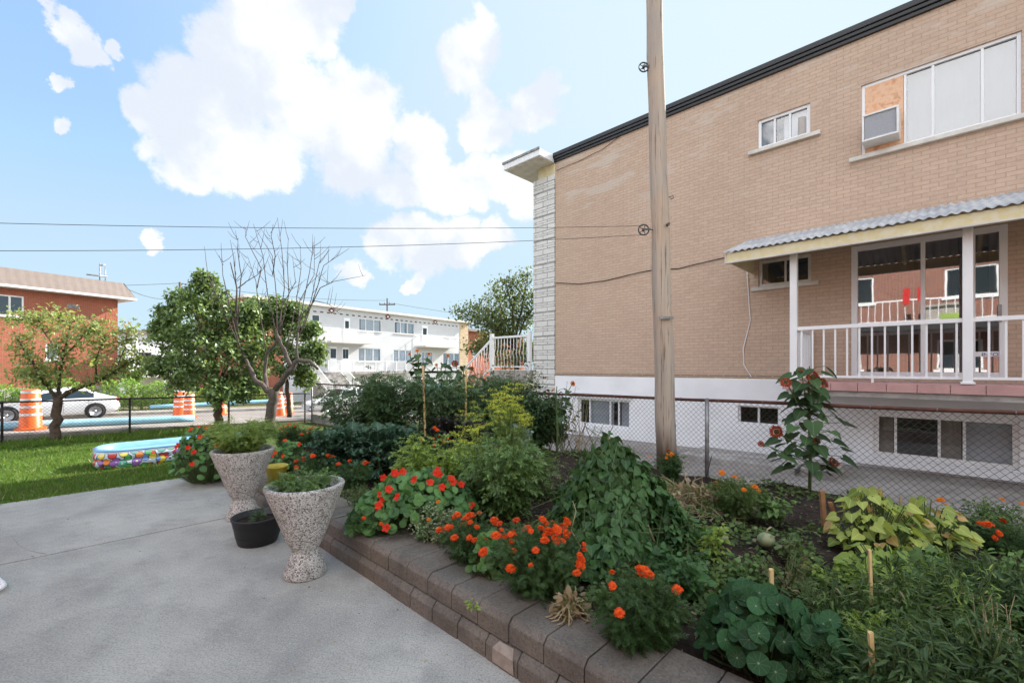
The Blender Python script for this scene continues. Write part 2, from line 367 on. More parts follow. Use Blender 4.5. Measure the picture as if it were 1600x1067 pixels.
m, t = newmat('walk_concrete'); big = noise(t, 1.4, 6., .65); fine = noise(t, 50., 4., .7)
c = t.mix(t.maprange(big, .35, .66), (.33, .30, .27), (.22, .20, .18)); c = t.mix(t.math('MULTIPLY', t.maprange(fine, .5, .7), .4), c, (.14, .125, .11))
finish(t, c, .9, fine, .4, bd=.005, spec=.2); M['walk'] = m
m, t = newmat('kerb_concrete'); finish(t, t.mix(t.maprange(noise(t, 3., 6., .65), .35, .66), (.42, .40, .37), (.26, .24, .22)), .9, noise(t, 40.), .4, spec=.2); M['kerb'] = m
m, t = newmat('asphalt'); big = noise(t, .5, 5., .6); fine = noise(t, 60., 4., .7)
c = t.mix(t.maprange(big, .35, .66), (.25, .225, .205), (.19, .175, .16)); c = t.mix(t.math('MULTIPLY', t.maprange(fine, .45, .65), .5), c, (.3, .28, .26))
finish(t, c, .9, fine, .4, spec=.2); M['asphalt'] = m
m, t = newmat('dark_soil'); a = noise(t, 5., 8., .7); b_ = noise(t, 38., 6., .75)
c = t.mix(t.maprange(a, .35, .65), (.035, .026, .022), (.075, .055, .045)); c = t.mix(t.math('MULTIPLY', t.maprange(b_, .52, .66), .6), c, (.12, .095, .075))
finish(t, c, .95, t.math('ADD', b_, a), 1., bd=.04, spec=.1); M['soil'] = m
m, t = newmat('lawn_base'); a = noise(t, 2., 6., .7); finish(t, t.mix(t.maprange(a, .35, .66), (.045, .085, .018), (.075, .09, .03)), .95, noise(t, 50.), 1., bd=.02, spec=.1); M['lawn'] = m
m, t = newmat('dirt'); a = noise(t, .6, 6., .7); finish(t, t.mix(t.maprange(a, .4, .6), (.13, .14, .06), (.2, .17, .12)), .95, noise(t, 30.), .6, spec=.1); M['dirt'] = m
# wall blocks: brown-grey concrete with grains and stains
m, t = newmat('garden_block'); o = O(t); a = noise(t, 2.2, 7., .65); b_ = noise(t, 70., 4., .7); s = t('SeparateXYZ', {0: o})
cell = t('TexWhiteNoise', {'W': t.math('FLOOR', t.math('MULTIPLY', s.outputs[0], 1/.245))}, noise_dimensions='1D').outputs['Value']
c = t.mix(t.maprange(a, .32, .68), (.19, .172, .148), (.10, .092, .08)); c = t.mix(t.math('MULTIPLY', cell, .35), c, (.26, .22, .18))
c = t.mix(t.math('MULTIPLY', t.maprange(b_, .46, .62), .5), c, (.075, .066, .055))
spk = t('TexVoronoi', {'Vector': o, 'Scale': 60.}); c = t.mix(t.math('MULTIPLY', t.maprange(spk.outputs[0], .22, .1), .35), c, (.42, .36, .31))
finish(t, c, .88, b_, .5, bd=.005, spec=.25); M['block'] = m
M['bareblock'] = plain('spalled_block', (.36, .31, .26), .9, .12, 20., .8)
# exposed aggregate
m, t = newmat('exposed_aggregate'); o = O(t); v = t('TexVoronoi', {'Vector': o, 'Scale': 115.})
hv = t('SeparateColor', {0: v.outputs['Color']}).outputs[0]
c = t.ramp(hv, [(0, (.06, .06, .06)), (.12, (.2, .19, .18)), (.26, (.48, .47, .44)), (.5, (.74, .73, .70)), (1, (.85, .84, .82))])
e = t('TexVoronoi', {'Vector': o, 'Scale': 115.}, feature='DISTANCE_TO_EDGE').outputs[0]
c = t.mix(t.maprange(e, .12, .02), c, (.30, .27, .24)); c = t.mix(t.math('MULTIPLY', t.maprange(noise(t, 4., 5., .6), .45, .7), .35), c, (.16, .15, .13))
finish(t, c, .8, t.maprange(e, .0, .25), .9, bd=.004, spec=.35); M['aggregate'] = m
# pole wood
m, t = newmat('weathered_pole'); o = O(t); a = noise(t, 9., 7., .65, stretch(t, (1, 1, .05))); b_ = noise(t, 40., 5., .65, stretch(t, (1, 1, .035))); s = t('SeparateXYZ', {0: o})
c = t.mix(t.maprange(a, .35, .66), (.47, .40, .32), (.34, .30, .26)); c = t.mix(t.maprange(b_, .56, .68), c, (.12, .09, .07))
big = noise(t, 1.1, 4.); c = t.mix(t.math('MULTIPLY', t.maprange(big, .45, .65), .5), c, (.50, .36, .25))
c = t.mix(t.maprange(t.math('ADD', s.outputs[2], t.math('MULTIPLY', a, 1.0)), 1.3, .75), c, (.10, .065, .042))
kn = t('TexVoronoi', {'Vector': stretch(t, (3.2, 3.2, 1.5)), 'Scale': 1.}); c = t.mix(t.maprange(kn.outputs[0], .10, .05), c, (.09, .05, .03))
finish(t, c, .85, t.math('ADD', b_, t.math('MULTIPLY', a, .5)), .8, bd=.01, spec=.2); M['pole'] = m
# chipboard
m, t = newmat('chipboard'); v = t('TexVoronoi', {'Vector': stretch(t, (9, 9, 15)), 'Scale': 1.4}); hv = t('SeparateColor', {0: v.outputs['Color']}).outputs[0]
c = t.ramp(noise(t, 9., 5., .7), [(.35, (.62, .30, .15)), (.5, (.72, .44, .27)), (.62, (.52, .22, .10)), (.75, (.74, .5, .34))]); c = t.mix(t.math('MULTIPLY', hv, .3), c, (.75, .6, .45))
finish(t, c, .7); M['chip'] = m
# pool print: plain coloured blobs (flowers, leaves, fruit) with dark outlines on pale vinyl
m, t = newmat('printed_vinyl'); o = O(t); v = t('TexVoronoi', {'Vector': o, 'Scale': 10.}); hv = t('SeparateColor', {0: v.outputs['Color']}).outputs
c = t.ramp(hv[0], [(0, (.62, .05, .05)), (.17, (.08, .42, .12)), (.34, (.75, .62, .06)), (.5, (.08, .40, .30)), (.63, (.3, .14, .5)), (.76, (.75, .25, .06)), (.88, (.15, .3, .7)), (1, (.75, .45, .6))])
t.n[-1].color_ramp.interpolation = 'CONSTANT' if hasattr(t.n[-1], 'color_ramp') else None
pale = (.55, .66, .78); d = v.outputs[0]
s = t('SeparateXYZ', {0: o}); band = t.maprange(s.outputs[2], .29, .24)
ins = t.math('MULTIPLY', t.maprange(d, .62, .58), band)
c2 = t.mix(ins, pale, c); ol = t.math('MULTIPLY', t.math('MULTIPLY', t.maprange(d, .52, .57), t.maprange(d, .68, .62)), band); c2 = t.mix(ol, c2, (.06, .06, .08))
in2 = t.math('MULTIPLY', t.maprange(d, .18, .14), band); c2 = t.mix(in2, c2, (.75, .75, .6)); finish(t, c2, .3); M['print'] = m

# leaves
L = {}
L['tomato'] = leafmat('tomato_leaf', (.085, .150, .058), (.022, .055, .022), .2, vein=.25)
L['pepper'] = leafmat('pepper_leaf', (0.132, 0.223, 0.066), (0.062, 0.115, 0.036), .28, vein=.3)
L['light'] = leafmat('light_green_leaf', (0.264, 0.365, 0.078), (0.139, 0.223, 0.054), .35, vein=.3)
L['kale'] = leafmat('kale_leaf', (.085, .165, .105), (.022, .055, .034), .12, .5, vein=.25)
L['purplekale'] = leafmat('purple_kale_leaf', (0.070, 0.074, 0.070), (0.031, 0.032, 0.036), .1, .6, vein=.2)
L['cabbage'] = leafmat('blue_green_leaf', (0.232, 0.311, 0.264), (0.124, 0.189, 0.156), .12, .5, vein=.35)
L['fern'] = leafmat('marigold_leaf', (0.065, 0.128, 0.041), (0.031, 0.068, 0.024), .25)
L['nast'] = leafmat('nasturtium_leaf', (0.116, 0.250, 0.072), (0.054, 0.135, 0.046), .25, .45, dot=.5)
L['nastdark'] = leafmat('dark_nasturtium_leaf', (.032, .098, .036), (.018, .055, .022), .15, .6, dot=.5, spec=.15)
L['vine'] = leafmat('vine_leaf', (.065, .145, .045), (.024, .065, .022), .22, .45, vein=.35)
L['squash'] = leafmat('yellowing_squash_leaf', (.38, .44, .11), (.10, .21, .05), .35, vein=.4, deadc=(.5, .32, .14), dead=.2)
L['dill'] = leafmat('dill_leaf', (0.264, 0.365, 0.108), (0.139, 0.216, 0.060), .35)
L['dillhead'] = leafmat('dill_flower', (0.720, 0.760, 0.120), (0.500, 0.600, 0.100), .4)  # yellow brightened in place of light that the house shadow keeps off
L['vari'] = leafmat('variegated_leaf', (0.340, 0.400, 0.240), (0.090, 0.150, 0.070), .25)
L['sun'] = leafmat('sunflower_leaf', (.062, .115, .042), (.022, .05, .02), .2, .55, vein=.35, spec=.2)
L['aster'] = leafmat('leggy_leaf', (0.155, 0.176, 0.066), (0.078, 0.101, 0.042), .3, deadc=(.22, .12, .08), dead=.2)
L['weed'] = leafmat('weed_leaf', (0.116, 0.189, 0.054), (0.054, 0.101, 0.032), .28, deadc=(.25, .22, .12), dead=.1)
L['narrow'] = leafmat('narrow_dark_leaf', (0.081, 0.142, 0.048), (0.037, 0.074, 0.029), .25, .4)
L['dry'] = leafmat('dry_leaf', (0.400, 0.330, 0.200), (0.220, 0.160, 0.090), .2, deadc=(.14, .16, .07), dead=.3)
L['grass'] = leafmat('grass_blade', (.115, .205, .03), (.05, .105, .018), .3, .55, deadc=(.3, .3, .10), dead=.07)
L['hedge'] = leafmat('hedge_leaf', (.22, .36, .07), (.09, .18, .04), .3)
L['apple'] = leafmat('apple_leaf', (.30, .38, .14), (.09, .13, .05), .35, deadc=(.42, .26, .12), dead=.12)
L['tree'] = leafmat('tree_leaf', (.19, .28, .10), (.035, .07, .025), .25, .4, spec=.4)
L['treeb'] = leafmat('far_tree_leaf', (0.130, 0.165, 0.060), (0.050, 0.080, 0.030), .3)
def petal(name, c, c2):
    m, t = newmat(name); g = t('NewGeometry'); colr = t.mix(g.outputs['Random Per Island'], c, c2)
    p = t('BsdfPrincipled', {'Base Color': colr, 'Roughness': .55, 'Specular IOR Level': .2}); tr = t('BsdfTranslucent', {'Color': colr})
    t.l.new(t('MixShader', {0: .3, 1: p.outputs[0], 2: tr.outputs[0]}).outputs[0], t('OutputMaterial').inputs[0]); return m
F_ = {'orange': petal('orange_petal', (.85, .13, .012), (.62, .045, .008)), 'yellow': petal('amber_petal', (.85, .30, .02), (.7, .16, .01)),
      'red': petal('scarlet_petal', (.82, .05, .015), (.62, .025, .01)), 'maroon': petal('maroon_petal', (.17, .015, .01), (.38, .06, .015)),
      'seed': petal('seed_disc', (.05, .03, .01), (.14, .09, .02)), 'pink': petal('dusty_pink_petal', (.25, .07, .09), (.14, .05, .06))}
# ------------------------------------------------------------------ the setting
rng = np.random.default_rng(7); random.seed(7)
fgu = lambda g, v: P(-g, v)                                   # g = -u grows towards the street
def roadz(g, v): return .813-.055*min(g, 32)-.03*max(-6, min(v, 14))
def lawnz(g, v): k = max(0, min(1, (g-7.93)/7)); return -.11*k-.02*max(0, min(v, 14)-1)*k
def lin(a, b, n): return [a+(b-a)*i/(n-1) for i in range(n)]
grid('ground', lin(-500, 500, 5), lin(-500, 600, 5), lambda x, y: -2.0, M['dirt'], f=lambda x, y: Vector((x, y, 0)))
# street side terrain
grid('yard_ground', [16.7, 20, 32, 32.01, 36, 60, 160], [-90, -30, -6, 0, 5, 14, 30, 60, 140],
     lambda g, v: (roadz(g, v)-.05 if g <= 32 else roadz(32, v)+.05), M['dirt'], f=fgu)
grid('road', [17.25, 20, 24, 28, 31.4], [-60, -6, 0, 5, 14, 60], lambda g, v: roadz(g, v), M['asphalt'], f=fgu)
def slab(name, g0, g1, v0, v1, z, th, m, bevel=0., n=None):
    """a kerb or pavement with real thickness following height function z"""
    mb = MB(); vs = sorted(set([v0, v1]+[q for q in (-6, 0, 5, 14) if v0 < q < v1]))
    for a, b in zip(vs[:-1], vs[1:]):
        q = [P(-g0, a, z(g0, a)), P(-g1, a, z(g1, a)), P(-g1, b, z(g1, b)), P(-g0, b, z(g0, b))]
        lo = [x-Vector((0, 0, th)) for x in q]
        mb.add(q+lo, [(0, 1, 2, 3), (0, 4, 5, 1), (3, 2, 6, 7), (0, 3, 7, 4), (1, 5, 6, 2)])
    o = mb.build(name, m); o['kind'] = 'structure'; return o
slab('kerb', 17.02, 17.24, -60, 60, lambda g, v: roadz(g, v)+.13, .3, M['kerb'])
slab('pavement', 15.5, 17.01, -60, 60, lambda g, v: roadz(17, v)+.125, .3, M['walk'])
slab('far_kerb', 31.42, 31.62, -60, 60, lambda g, v: roadz(g, v)+.14, .3, M['kerb'])
slab('far_pavement', 31.63, 33.2, -60, 60, lambda g, v: roadz(32, v)+.15, .3, M['walk'])
# lawn sheet and its grass
grid('lawn', [7.93, 9, 11, 13, 15.49], [-30, -10, 0, 1, 4, 8, 14, 40], lambda g, v: lawnz(g, v)-.02, M['lawn'], f=fgu)
def front_grass():
    n = 95000
    g = rng.uniform(7.9, 15.4, n*2); v = rng.uniform(-3.2, 3.2, n*2); keep = rng.uniform(0, 1, n*2) < np.clip(1.35-(g-7.9)/9, .3, 1)
    g = g[keep][:n]; v = v[keep][:n]; n = len(g)
    k = np.clip((g-7.93)/7, 0, 1); z = -.11*k-.02*np.clip(v-1, 0, 13)*k-.025
    Pn = np.stack([-g*EU.x+v*EV.x, -g*EU.y+v*EV.y, z], 1)
    T = np.stack([rng.normal(0, .45, n), rng.normal(0, .45, n), np.ones(n)], 1)
    S = rng.uniform(.03, .06, n)*(1+.9*(rng.uniform(0, 1, n) < .04))
    S = S*np.where((g > 13.9), 1.9, 1.)                      # unmown under the fence
    me = leafmesh('grass', Pn, T, rng.normal(0, 1, (n, 3)), S, GRASS2, L['grass'])
    tag(link('grass', me), 'short green lawn grass between patio and front fence', 'grass', kind='stuff')
GRASS2 = (A_((0,-.07,0),(0,.07,0),(.6,.05,.0),(.6,-.05,.0),(1,0,-.1)), [(0,3,2,1),(3,4,2)])
front_grass()
# patio: two slabs with an open joint between them
def patio(name, g0, g1):
    mb = MB(); v1 = 1.9; a, b, c, d = P(-g0, -9), P(-g1, -9), P(-g1, v1), P(-g0, v1)
    lo = [q-Vector((0, 0, .1)) for q in (a, b, c, d)]
    mb.add([a, b, c, d]+lo, [(0, 1, 2, 3), (0, 4, 5, 1), (3, 2, 6, 7), (0, 3, 7, 4), (1, 5, 6, 2)]); o = mb.build(name, M['patio']); o['kind'] = 'structure'
patio('patio', -9, 5.479); patio('patio_far_slab', 5.501, 7.93)
mb = MB(); q = [ray(*a, 0) for a in ((-40, 815), (0, 828), (18, 838), (30, 853), (48, 861), (72, 866))]     # hairline crack, a sliver of dark grit
L1 = []; 
for i, p in enumerate(q):
    wd = .006*(1+.4*math.sin(i*3)); L1 += [(p.x-wd, p.y+wd*.6, .004), (p.x+wd, p.y-wd*.6, .004)]
mb.add(L1, [(2*i, 2*i+1, 2*i+3, 2*i+2) for i in range(len(q)-1)]); tag(mb.build('patio_crack', M['soil']), kind='structure')
# soil of the raised bed
def soilz(g, v):
    e = max(0, min(1, (8.2+max(0, v-2)*1.0-g)/.9)); e = e*e*(3-2*e)
    b = .19+.05*math.sin(g*2.1+v)*math.sin(v*2.4)+.03*math.sin(g*7+v*5)
    if v < 2.1: b = .16
    return b*e+(lawnz(g, v)-.06)*(1-e)
grid('garden_soil', lin(-5, 13.5, 150), lin(1.93, 5.93, 50), lambda g, v: soilz(g, v)+.012*math.sin(g*23+v*17)*math.sin(v*31-g*9), M['soil'], f=fgu)
# neighbour's side walk (drops towards the street) with its footpath edge, and the kerb the side fence stands on
grid('side_walk', [-8, 0, 3, 8.46, 15.4], [6.08, 7.2, 9.62, 13], lambda g, v: -.045-.015*max(-1, min(g, 9))-.02*(v > 9), M['walk'], f=fgu)
mb = MB()
for i in range(11):
    g0 = -6+i*1.9; mb.add([], []); a = P(-g0, 5.93); 
    q = [P(-g0, 5.94, .165-.012*g0*.6), P(-g0-1.89, 5.94, .165-.012*(g0+1.9)*.6), P(-g0-1.89, 6.07, .165-.012*(g0+1.9)*.6), P(-g0, 6.07, .165-.012*g0*.6)]
    mb.add(q+[p-Vector((0, 0, .6)) for p in q], [(0, 1, 2, 3), (0, 4, 5, 1), (3, 2, 6, 7), (0, 3, 7, 4), (1, 5, 6, 2)])
tag(mb.build('fence_kerb', M['kerb']), kind='structure')

# ------------------------------------------------------------------ garden retaining wall
def garden_wall():
    root = empty('retaining_wall', 'low brown concrete block wall with chamfered cap edging the garden bed', 'garden wall', P(0, 1.66, 0), ROT)
    def course(name, y0, y1, z0, z1, ch, off, m, g0=-4.3, g1=8.3, step=.245, holes=()):
        mb = MB(); g = g0+off; k = 0
        while g < g1:
            j = random.uniform(-.004, .004); a, b = -g-step+.004, -g-.003; jz = random.uniform(-.003, .003)
            prof = [(y0+j, z0), (y0+j, z1-ch), (y0+ch*.9+j, z1+jz), (y1, z1+jz), (y1, z0)]
            vs = [(a, y, z) for y, z in prof]+[(b, y, z) for y, z in prof]
            mb.add(vs, [(0, 5, 6, 1), (1, 6, 7, 2), (2, 7, 8, 3), (0, 1, 2, 3, 4), (9, 8, 7, 6, 5)])
            g += step; k += 1
        o = mb.build(name, m, root); bv = o.modifiers.new('bevel', 'BEVEL'); bv.width = .005; bv.segments = 2; bv.limit_method = 'ANGLE'; return o
    course('base_course', .0, .30, -.06, .125, .035, 0, M['block'])
    course('cap_course', .035, .41, .132, .262, .035, .1, M['block'])
    mb = MB(); u = -ray(800, 1010, .1)[0]; 
    pu, pv = toyard(ray(795, 1020, .09)); mb.add([(pu-.10, -.004, .015), (pu+.06, -.004, .012), (pu+.055, -.004, .085), (pu+.03, .028, .124), (pu-.075, .026, .122), (pu-.10, -.004, .088)], [(0, 1, 2, 5), (2, 3, 4, 5)])
    mb.build('spalled_patch', M['bareblock'], root)
garden_wall()

# ------------------------------------------------------------------ wall sheets with openings, windows
def holed(mb, x0, x1, z0, z1, holes, y=0., depth=.12):
    xs = sorted({x0, x1, *[q for h in holes for q in h[:2]]}); zs = sorted({z0, z1, *[q for h in holes for q in h[2:]]})
    for a, b in zip(xs[:-1], xs[1:]):
        for c, d in zip(zs[:-1], zs[1:]):
            mx, mz = (a+b)/2, (c+d)/2
            if any(h[0] < mx < h[1] and h[2] < mz < h[3] for h in holes): continue
            mb.quad((a, y, c), (b, y, c), (b, y, d), (a, y, d))
    for a, b, c, d in holes:
        e = y+depth
        mb.quad((a, y, c), (a, e, c), (b, e, c), (b, y, c)); mb.quad((a, y, d), (b, y, d), (b, e, d), (a, e, d))
        mb.quad((a, y, c), (a, y, d), (a, e, d), (a, e, c)); mb.quad((b, y, c), (b, e, c), (b, e, d), (b, y, d))
def window(par, x0, x1, z0, z1, y=0., fr=.06, divs=(), name='window', frame='white', gl='glass', sill=None, inset=.03, room='dark', curtain=None, rd=.7, rail=.035, label=None, deep=.05):
    """frame > panes, sill; the room behind is a part too"""
    mb = MB(); ya, yb = y+inset, y+inset+deep
    mb.box(x0, x0+fr, ya, yb, z0, z1).box(x1-fr, x1, ya, yb, z0, z1).box(x0+fr, x1-fr, ya, yb, z1-fr, z1).box(x0+fr, x1-fr, ya, yb, z0, z0+fr)
    for d in divs: xm = x0+(x1-x0)*d; mb.box(xm-rail/2, xm+rail/2, ya+.004, yb-.002, z0+fr, z1-fr)
    f = mb.build(name, M[frame], par, bevel=.006)
    if label: f['label'] = label
    gy = (ya+yb)/2+.012; e = [0]+list(divs)+[1]
    for k in range(len(e)-1):
        a = x0+(x1-x0)*e[k] if k else x0+fr; b = x0+(x1-x0)*e[k+1] if k < len(e)-2 else x1-fr
        g = MB(); g.box(a, b, gy+.002*(k % 2), gy+.004+.002*(k % 2), z0+fr*.7, z1-fr*.7); g.build('pane', M[gl], f)
    rm = MB(); c0, c1 = y+.125, y+rd
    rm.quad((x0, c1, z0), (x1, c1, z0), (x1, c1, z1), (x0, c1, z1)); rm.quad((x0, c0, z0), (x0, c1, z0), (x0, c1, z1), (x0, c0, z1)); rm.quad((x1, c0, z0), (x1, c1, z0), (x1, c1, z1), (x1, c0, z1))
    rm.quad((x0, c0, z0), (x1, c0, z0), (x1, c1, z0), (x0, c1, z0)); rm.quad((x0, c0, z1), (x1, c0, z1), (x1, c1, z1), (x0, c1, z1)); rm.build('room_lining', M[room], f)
    if curtain:
        for (ca, cb, mt) in curtain:
            mc = MB(); n = max(6, int((cb-ca)*(x1-x0)/.05)); vs = []
            for i in range(n+1):
                xx = x0+(x1-x0)*(ca+(cb-ca)*i/n); yy = y+.155+.015*math.sin(i*1.9)+.012*math.sin(i*.7)
                vs += [(xx, yy, z0+.02), (xx, yy, z1-.02)]
            mc.add(vs, [(2*i, 2*i+2, 2*i+3, 2*i+1) for i in range(n)], True); mc.build('curtain', M[mt], f)
    if sill:
        s = MB(); s.box(x0-sill, x1+sill, y-.07, y+.03, z0-.075, z0-.004); s.build('sill', M['cream'], f, bevel=.008)
    return f
# ------------------------------------------------------------------ the tan brick house next door; local x = along the wall, y = into the house
def quadpx(px0, px1, pyt, pyb): return WU(px0), WU(px1)
def tan_house():
    root = empty('tan_brick_house', 'two storey tan brick house with white basement wall and covered side balcony', 'house', P(0, 9.6, 0), ROT)
    U0, U1 = -7.69, 9.0; ZB, ZT = 1.365, 7.18
    W = {}
    sw = (WU(1184), WU(1266), WZ(1184, 234.5), WZ(1184, 189)); lw = (WU(1185), WU(1267.5), WZ(1185, 449), WZ(1185, 408))
    bw = (WU(1345.5), WU(1597), WZ(1597, 179), WZ(1597, 47)); dw = (WU(1330), WU(1575), 1.43, WZ(1330, 386))
    mb = MB(); holed(mb, U0, U1, ZB, ZT, [sw, lw, bw, dw])
    mb.quad((U1, 0, ZB), (U1, 12, ZB), (U1, 12, ZT), (U1, 0, ZT)); mb.quad((U0-.76, .3, ZB), (U0-.76, 12, ZB), (U0-.76, 12, ZT), (U0-.76, .3, ZT)); mb.quad((U0, 12, ZB), (U1, 12, ZB), (U1, 12, ZT), (U0, 12, ZT))
    mb.build('brick_wall', M['tan'], root)
    # basement
    b1 = (WU(903), WU(984), WZ(903, 662), WZ(903, 621)); b2 = (WU(1153), WU(1217), WZ(1153, 661), WZ(1153, 633)); b3 = (WU(1365), WU(1593), WZ(1365, 708), WZ(1365, 645))
    b3 = (b3[0], b3[1], WZ(1597, 736), WZ(1597, 657))
    mb = MB(); holed(mb, U0-.5, U1, -.5, ZB-.006, [b1, b2, b3], y=-.012, depth=.2)
    mb.quad((U0-.76, .3, -.5), (U0-.76, 12, -.5), (U0-.76, 12, ZB-.006), (U0-.76, .3, ZB-.006)); mb.build('basement_wall', M['whitewall'], root)
    # soldier row of stretchers at the foot of the brick: darker cut course
    mb = MB(); mb.box(U0, -2.0, -.004, .0, ZB, ZB+.065); mb.build('bottom_course', brickmat('bottom_course_brick', (.30, .19, .125), (.26, .165, .11), (.45, .38, .32), .3, .2, .012), root)
    # stone return at the street corner
    mb = MB(); mb.box(U0-.77, U0-.008, -.035, .35, -.3, 6.86); mb.build('stone_pier', M['stone'], root)
    mb = MB(); mb.box(U0-.6, U0-.01, -.02, .3, 6.86, 7.15); mb.build('pier_header', M['yellowwood'], root)
    # roof edge: stepped black metal flashing, then the flat roof
    mb = MB(); mb.box(U0-.02, U1, -.045, .1, 7.17, 7.235).box(U0-.02, U1, -.075, .1, 7.237, 7.30).box(U0-.02, U1, -.10, .1, 7.302, 7.40); mb.build('roof_flashing', M['black'], root, bevel=.008)
    mb = MB(); mb.box(U0+.02, U1, .12, 12, 7.15, 7.33); mb.build('roof', M['corr'], root)
    # canopy slab over the street front
    mb = MB(); mb.box(-9.05, U0-.02, -.65, 12, 7.17, 7.36); s = mb.build('front_canopy', M['whitebrick'] if 0 else M['white'], root, bevel=.01)
    mb = MB(); mb.box(-9.0, U0-.04, -.60, 12, 7.152, 7.168); mb.build('soffit', M['cream'], root)
    mb = MB(); mb.box(-9.08, U0+.0, -.68, -.652, 7.33, 7.385); mb.box(-9.08, -9.052, -.65, 12, 7.33, 7.385); mb.build('canopy_trim', M['galv'], root)
    # windows
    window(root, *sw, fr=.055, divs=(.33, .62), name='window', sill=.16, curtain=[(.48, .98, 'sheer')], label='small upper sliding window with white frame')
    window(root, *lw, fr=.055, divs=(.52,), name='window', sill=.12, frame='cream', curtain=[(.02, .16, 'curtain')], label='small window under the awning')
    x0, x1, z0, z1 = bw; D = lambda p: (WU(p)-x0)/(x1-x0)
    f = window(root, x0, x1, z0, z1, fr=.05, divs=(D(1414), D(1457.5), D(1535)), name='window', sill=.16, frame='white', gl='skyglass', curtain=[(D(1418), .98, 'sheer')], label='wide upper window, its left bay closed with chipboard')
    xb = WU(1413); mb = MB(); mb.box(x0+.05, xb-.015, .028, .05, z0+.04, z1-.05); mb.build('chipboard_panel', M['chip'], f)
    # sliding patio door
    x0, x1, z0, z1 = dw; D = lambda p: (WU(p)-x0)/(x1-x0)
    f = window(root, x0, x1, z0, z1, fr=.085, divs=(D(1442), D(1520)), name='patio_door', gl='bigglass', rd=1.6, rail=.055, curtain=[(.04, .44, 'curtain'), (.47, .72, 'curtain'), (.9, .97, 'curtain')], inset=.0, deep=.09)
    mb = MB(); ux = WU(1562); mb.box(ux-.02, ux+.02, -.03, .0, 2.25, 2.5); mb.build('door_handle', M['galv'], f)
    ux = WU(1546); mb = MB(); mb.box(ux-.16, ux+.1, .045, .048, WZ(1546, 557), WZ(1546, 549)); st = mb.build('sticker', M['white'], f)
    cu = bpy.data.curves.new('lettering', 'FONT'); cu.body = 'INFO'; cu.size = .075; cu.extrude = .001
    tmp = bpy.data.objects.new('tmp', cu); lm = bpy.data.meshes.new_from_object(tmp); bpy.data.objects.remove(tmp); lm.materials.clear(); tx = link('lettering', lm, M['blueink'], st); tx.location = (ux-.08, .0435, WZ(1546, 556.5)); tx.rotation_euler = (R(90), 0, 0)
    # basement windows
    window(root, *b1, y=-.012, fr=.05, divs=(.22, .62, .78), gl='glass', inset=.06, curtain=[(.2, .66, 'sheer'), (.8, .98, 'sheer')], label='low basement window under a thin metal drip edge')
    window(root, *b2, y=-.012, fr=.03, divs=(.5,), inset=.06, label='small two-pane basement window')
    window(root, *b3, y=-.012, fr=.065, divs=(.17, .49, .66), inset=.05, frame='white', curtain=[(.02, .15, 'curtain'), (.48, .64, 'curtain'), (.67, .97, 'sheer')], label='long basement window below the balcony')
    mb = MB(); mb.box(b1[0]-.12, b1[1]+.12, -.10, -.014, b1[3]+.09, b1[3]+.12); mb.build('drip_edge', M['galv'], root)
    mb = MB(); mb.box(b3[0]-.25, b3[1]+1, -.10, -.014, b3[2]-.14, b3[2]-.02); mb.build('basement_sill', M['whitewall'], root)
    # balcony
    bal = MB(); bx0, bx1 = -1.96, 5.2
    bal.box(bx0+.05, bx1, -1.17, -.014, 1.02+.13, 1.245); d = bal.build('balcony_deck', M['kerb'], root)
    mb = MB(); n = 22; wd = .33
    for k in range(n):
        a = bx0+k*wd; mb.box(a+.003, a+wd-.003, -1.21, -1.172, 1.235, 1.352)
    mb.box(bx0, bx1, -1.20, -.014, 1.352, 1.368); mb.build('tile_edge', M['pinktile'], d, bevel=.003)
    r = MB(); rv = -1.15; pu = (WU(1240, 8.43), WU(1512, 8.43)); posts = [pu[0], pu[1], pu[1]+(pu[1]-pu[0])]
    r.box(posts[0], posts[-1], rv-.028, rv+.028, 2.19, 2.245).box(posts[0], posts[-1], rv-.018, rv+.018, 1.43, 1.465)
    u = posts[0]+.11; k = 0
    while u < posts[-1]-.04:
        if all(abs(u-p) > .06 for p in posts): r.box(u-.0115, u+.0115, rv-.0115, rv+.0115, 1.465, 2.19)
        u += .148
    rr = r.build('railing', M['white'], root)
    s = MB(); y0 = rv+.05
    s.box(posts[0]-.02, posts[0]+.02, y0, -.03, 2.19, 2.235).box(posts[0]-.015, posts[0]+.015, y0, -.03, 1.43, 1.46)
    for k in range(7): yy = y0+.12+k*.14; s.box(posts[0]-.011, posts[0]+.011, yy-.011, yy+.011, 1.46, 2.19)
    s.box(posts[0]-.03, posts[0]+.03, -.07, -.016, 1.37, 2.24); s.build('side_railing', M['white'], root)
    for um in (WU(1363, 8.43),):
        f = MB(); f.box(um-.014, um+.014, rv-.014, rv+.014, 1.368, 1.43); f.build('rail_foot', M['white'], rr)
    for p in posts:
        mb = MB(); mb.box(p-.05, p+.05, rv-.05, rv+.05, 1.369, 3.45); mb.box(p-.07, p+.07, rv-.07, rv+.07, 1.369, 1.40); mb.build('post', M['white'], root, bevel=.006)
    # awning: corrugated sheet on a timber frame with a peeling cream valance
    aw = MB(); x = -2.80; am = 5.3; n = 480; vs = []
    for i in range(n+1):
        xx = x+(am-x)*i/n; c = .014*math.sin(2*math.pi*xx/.105)
        for yy, zz in ((-1.48, 3.575), (-.02, 4.09)):
            vs += [(xx, yy, zz+c), (xx, yy, zz+c-.006)]
    fs = []
    for i in range(n):
        a = 4*i; b = a+4; fs += [(a, b, b+2, a+2), (a+1, a+3, b+3, b+1), (a, a+1, b+1, b)]
    aw.add(vs, fs, True); ao = aw.build('awning', M['corr'], root)
    v = MB(); v.box(-2.76, am, -1.44, -1.40, 3.41, 3.555); v.build('valance', M['yellowwood'], ao)
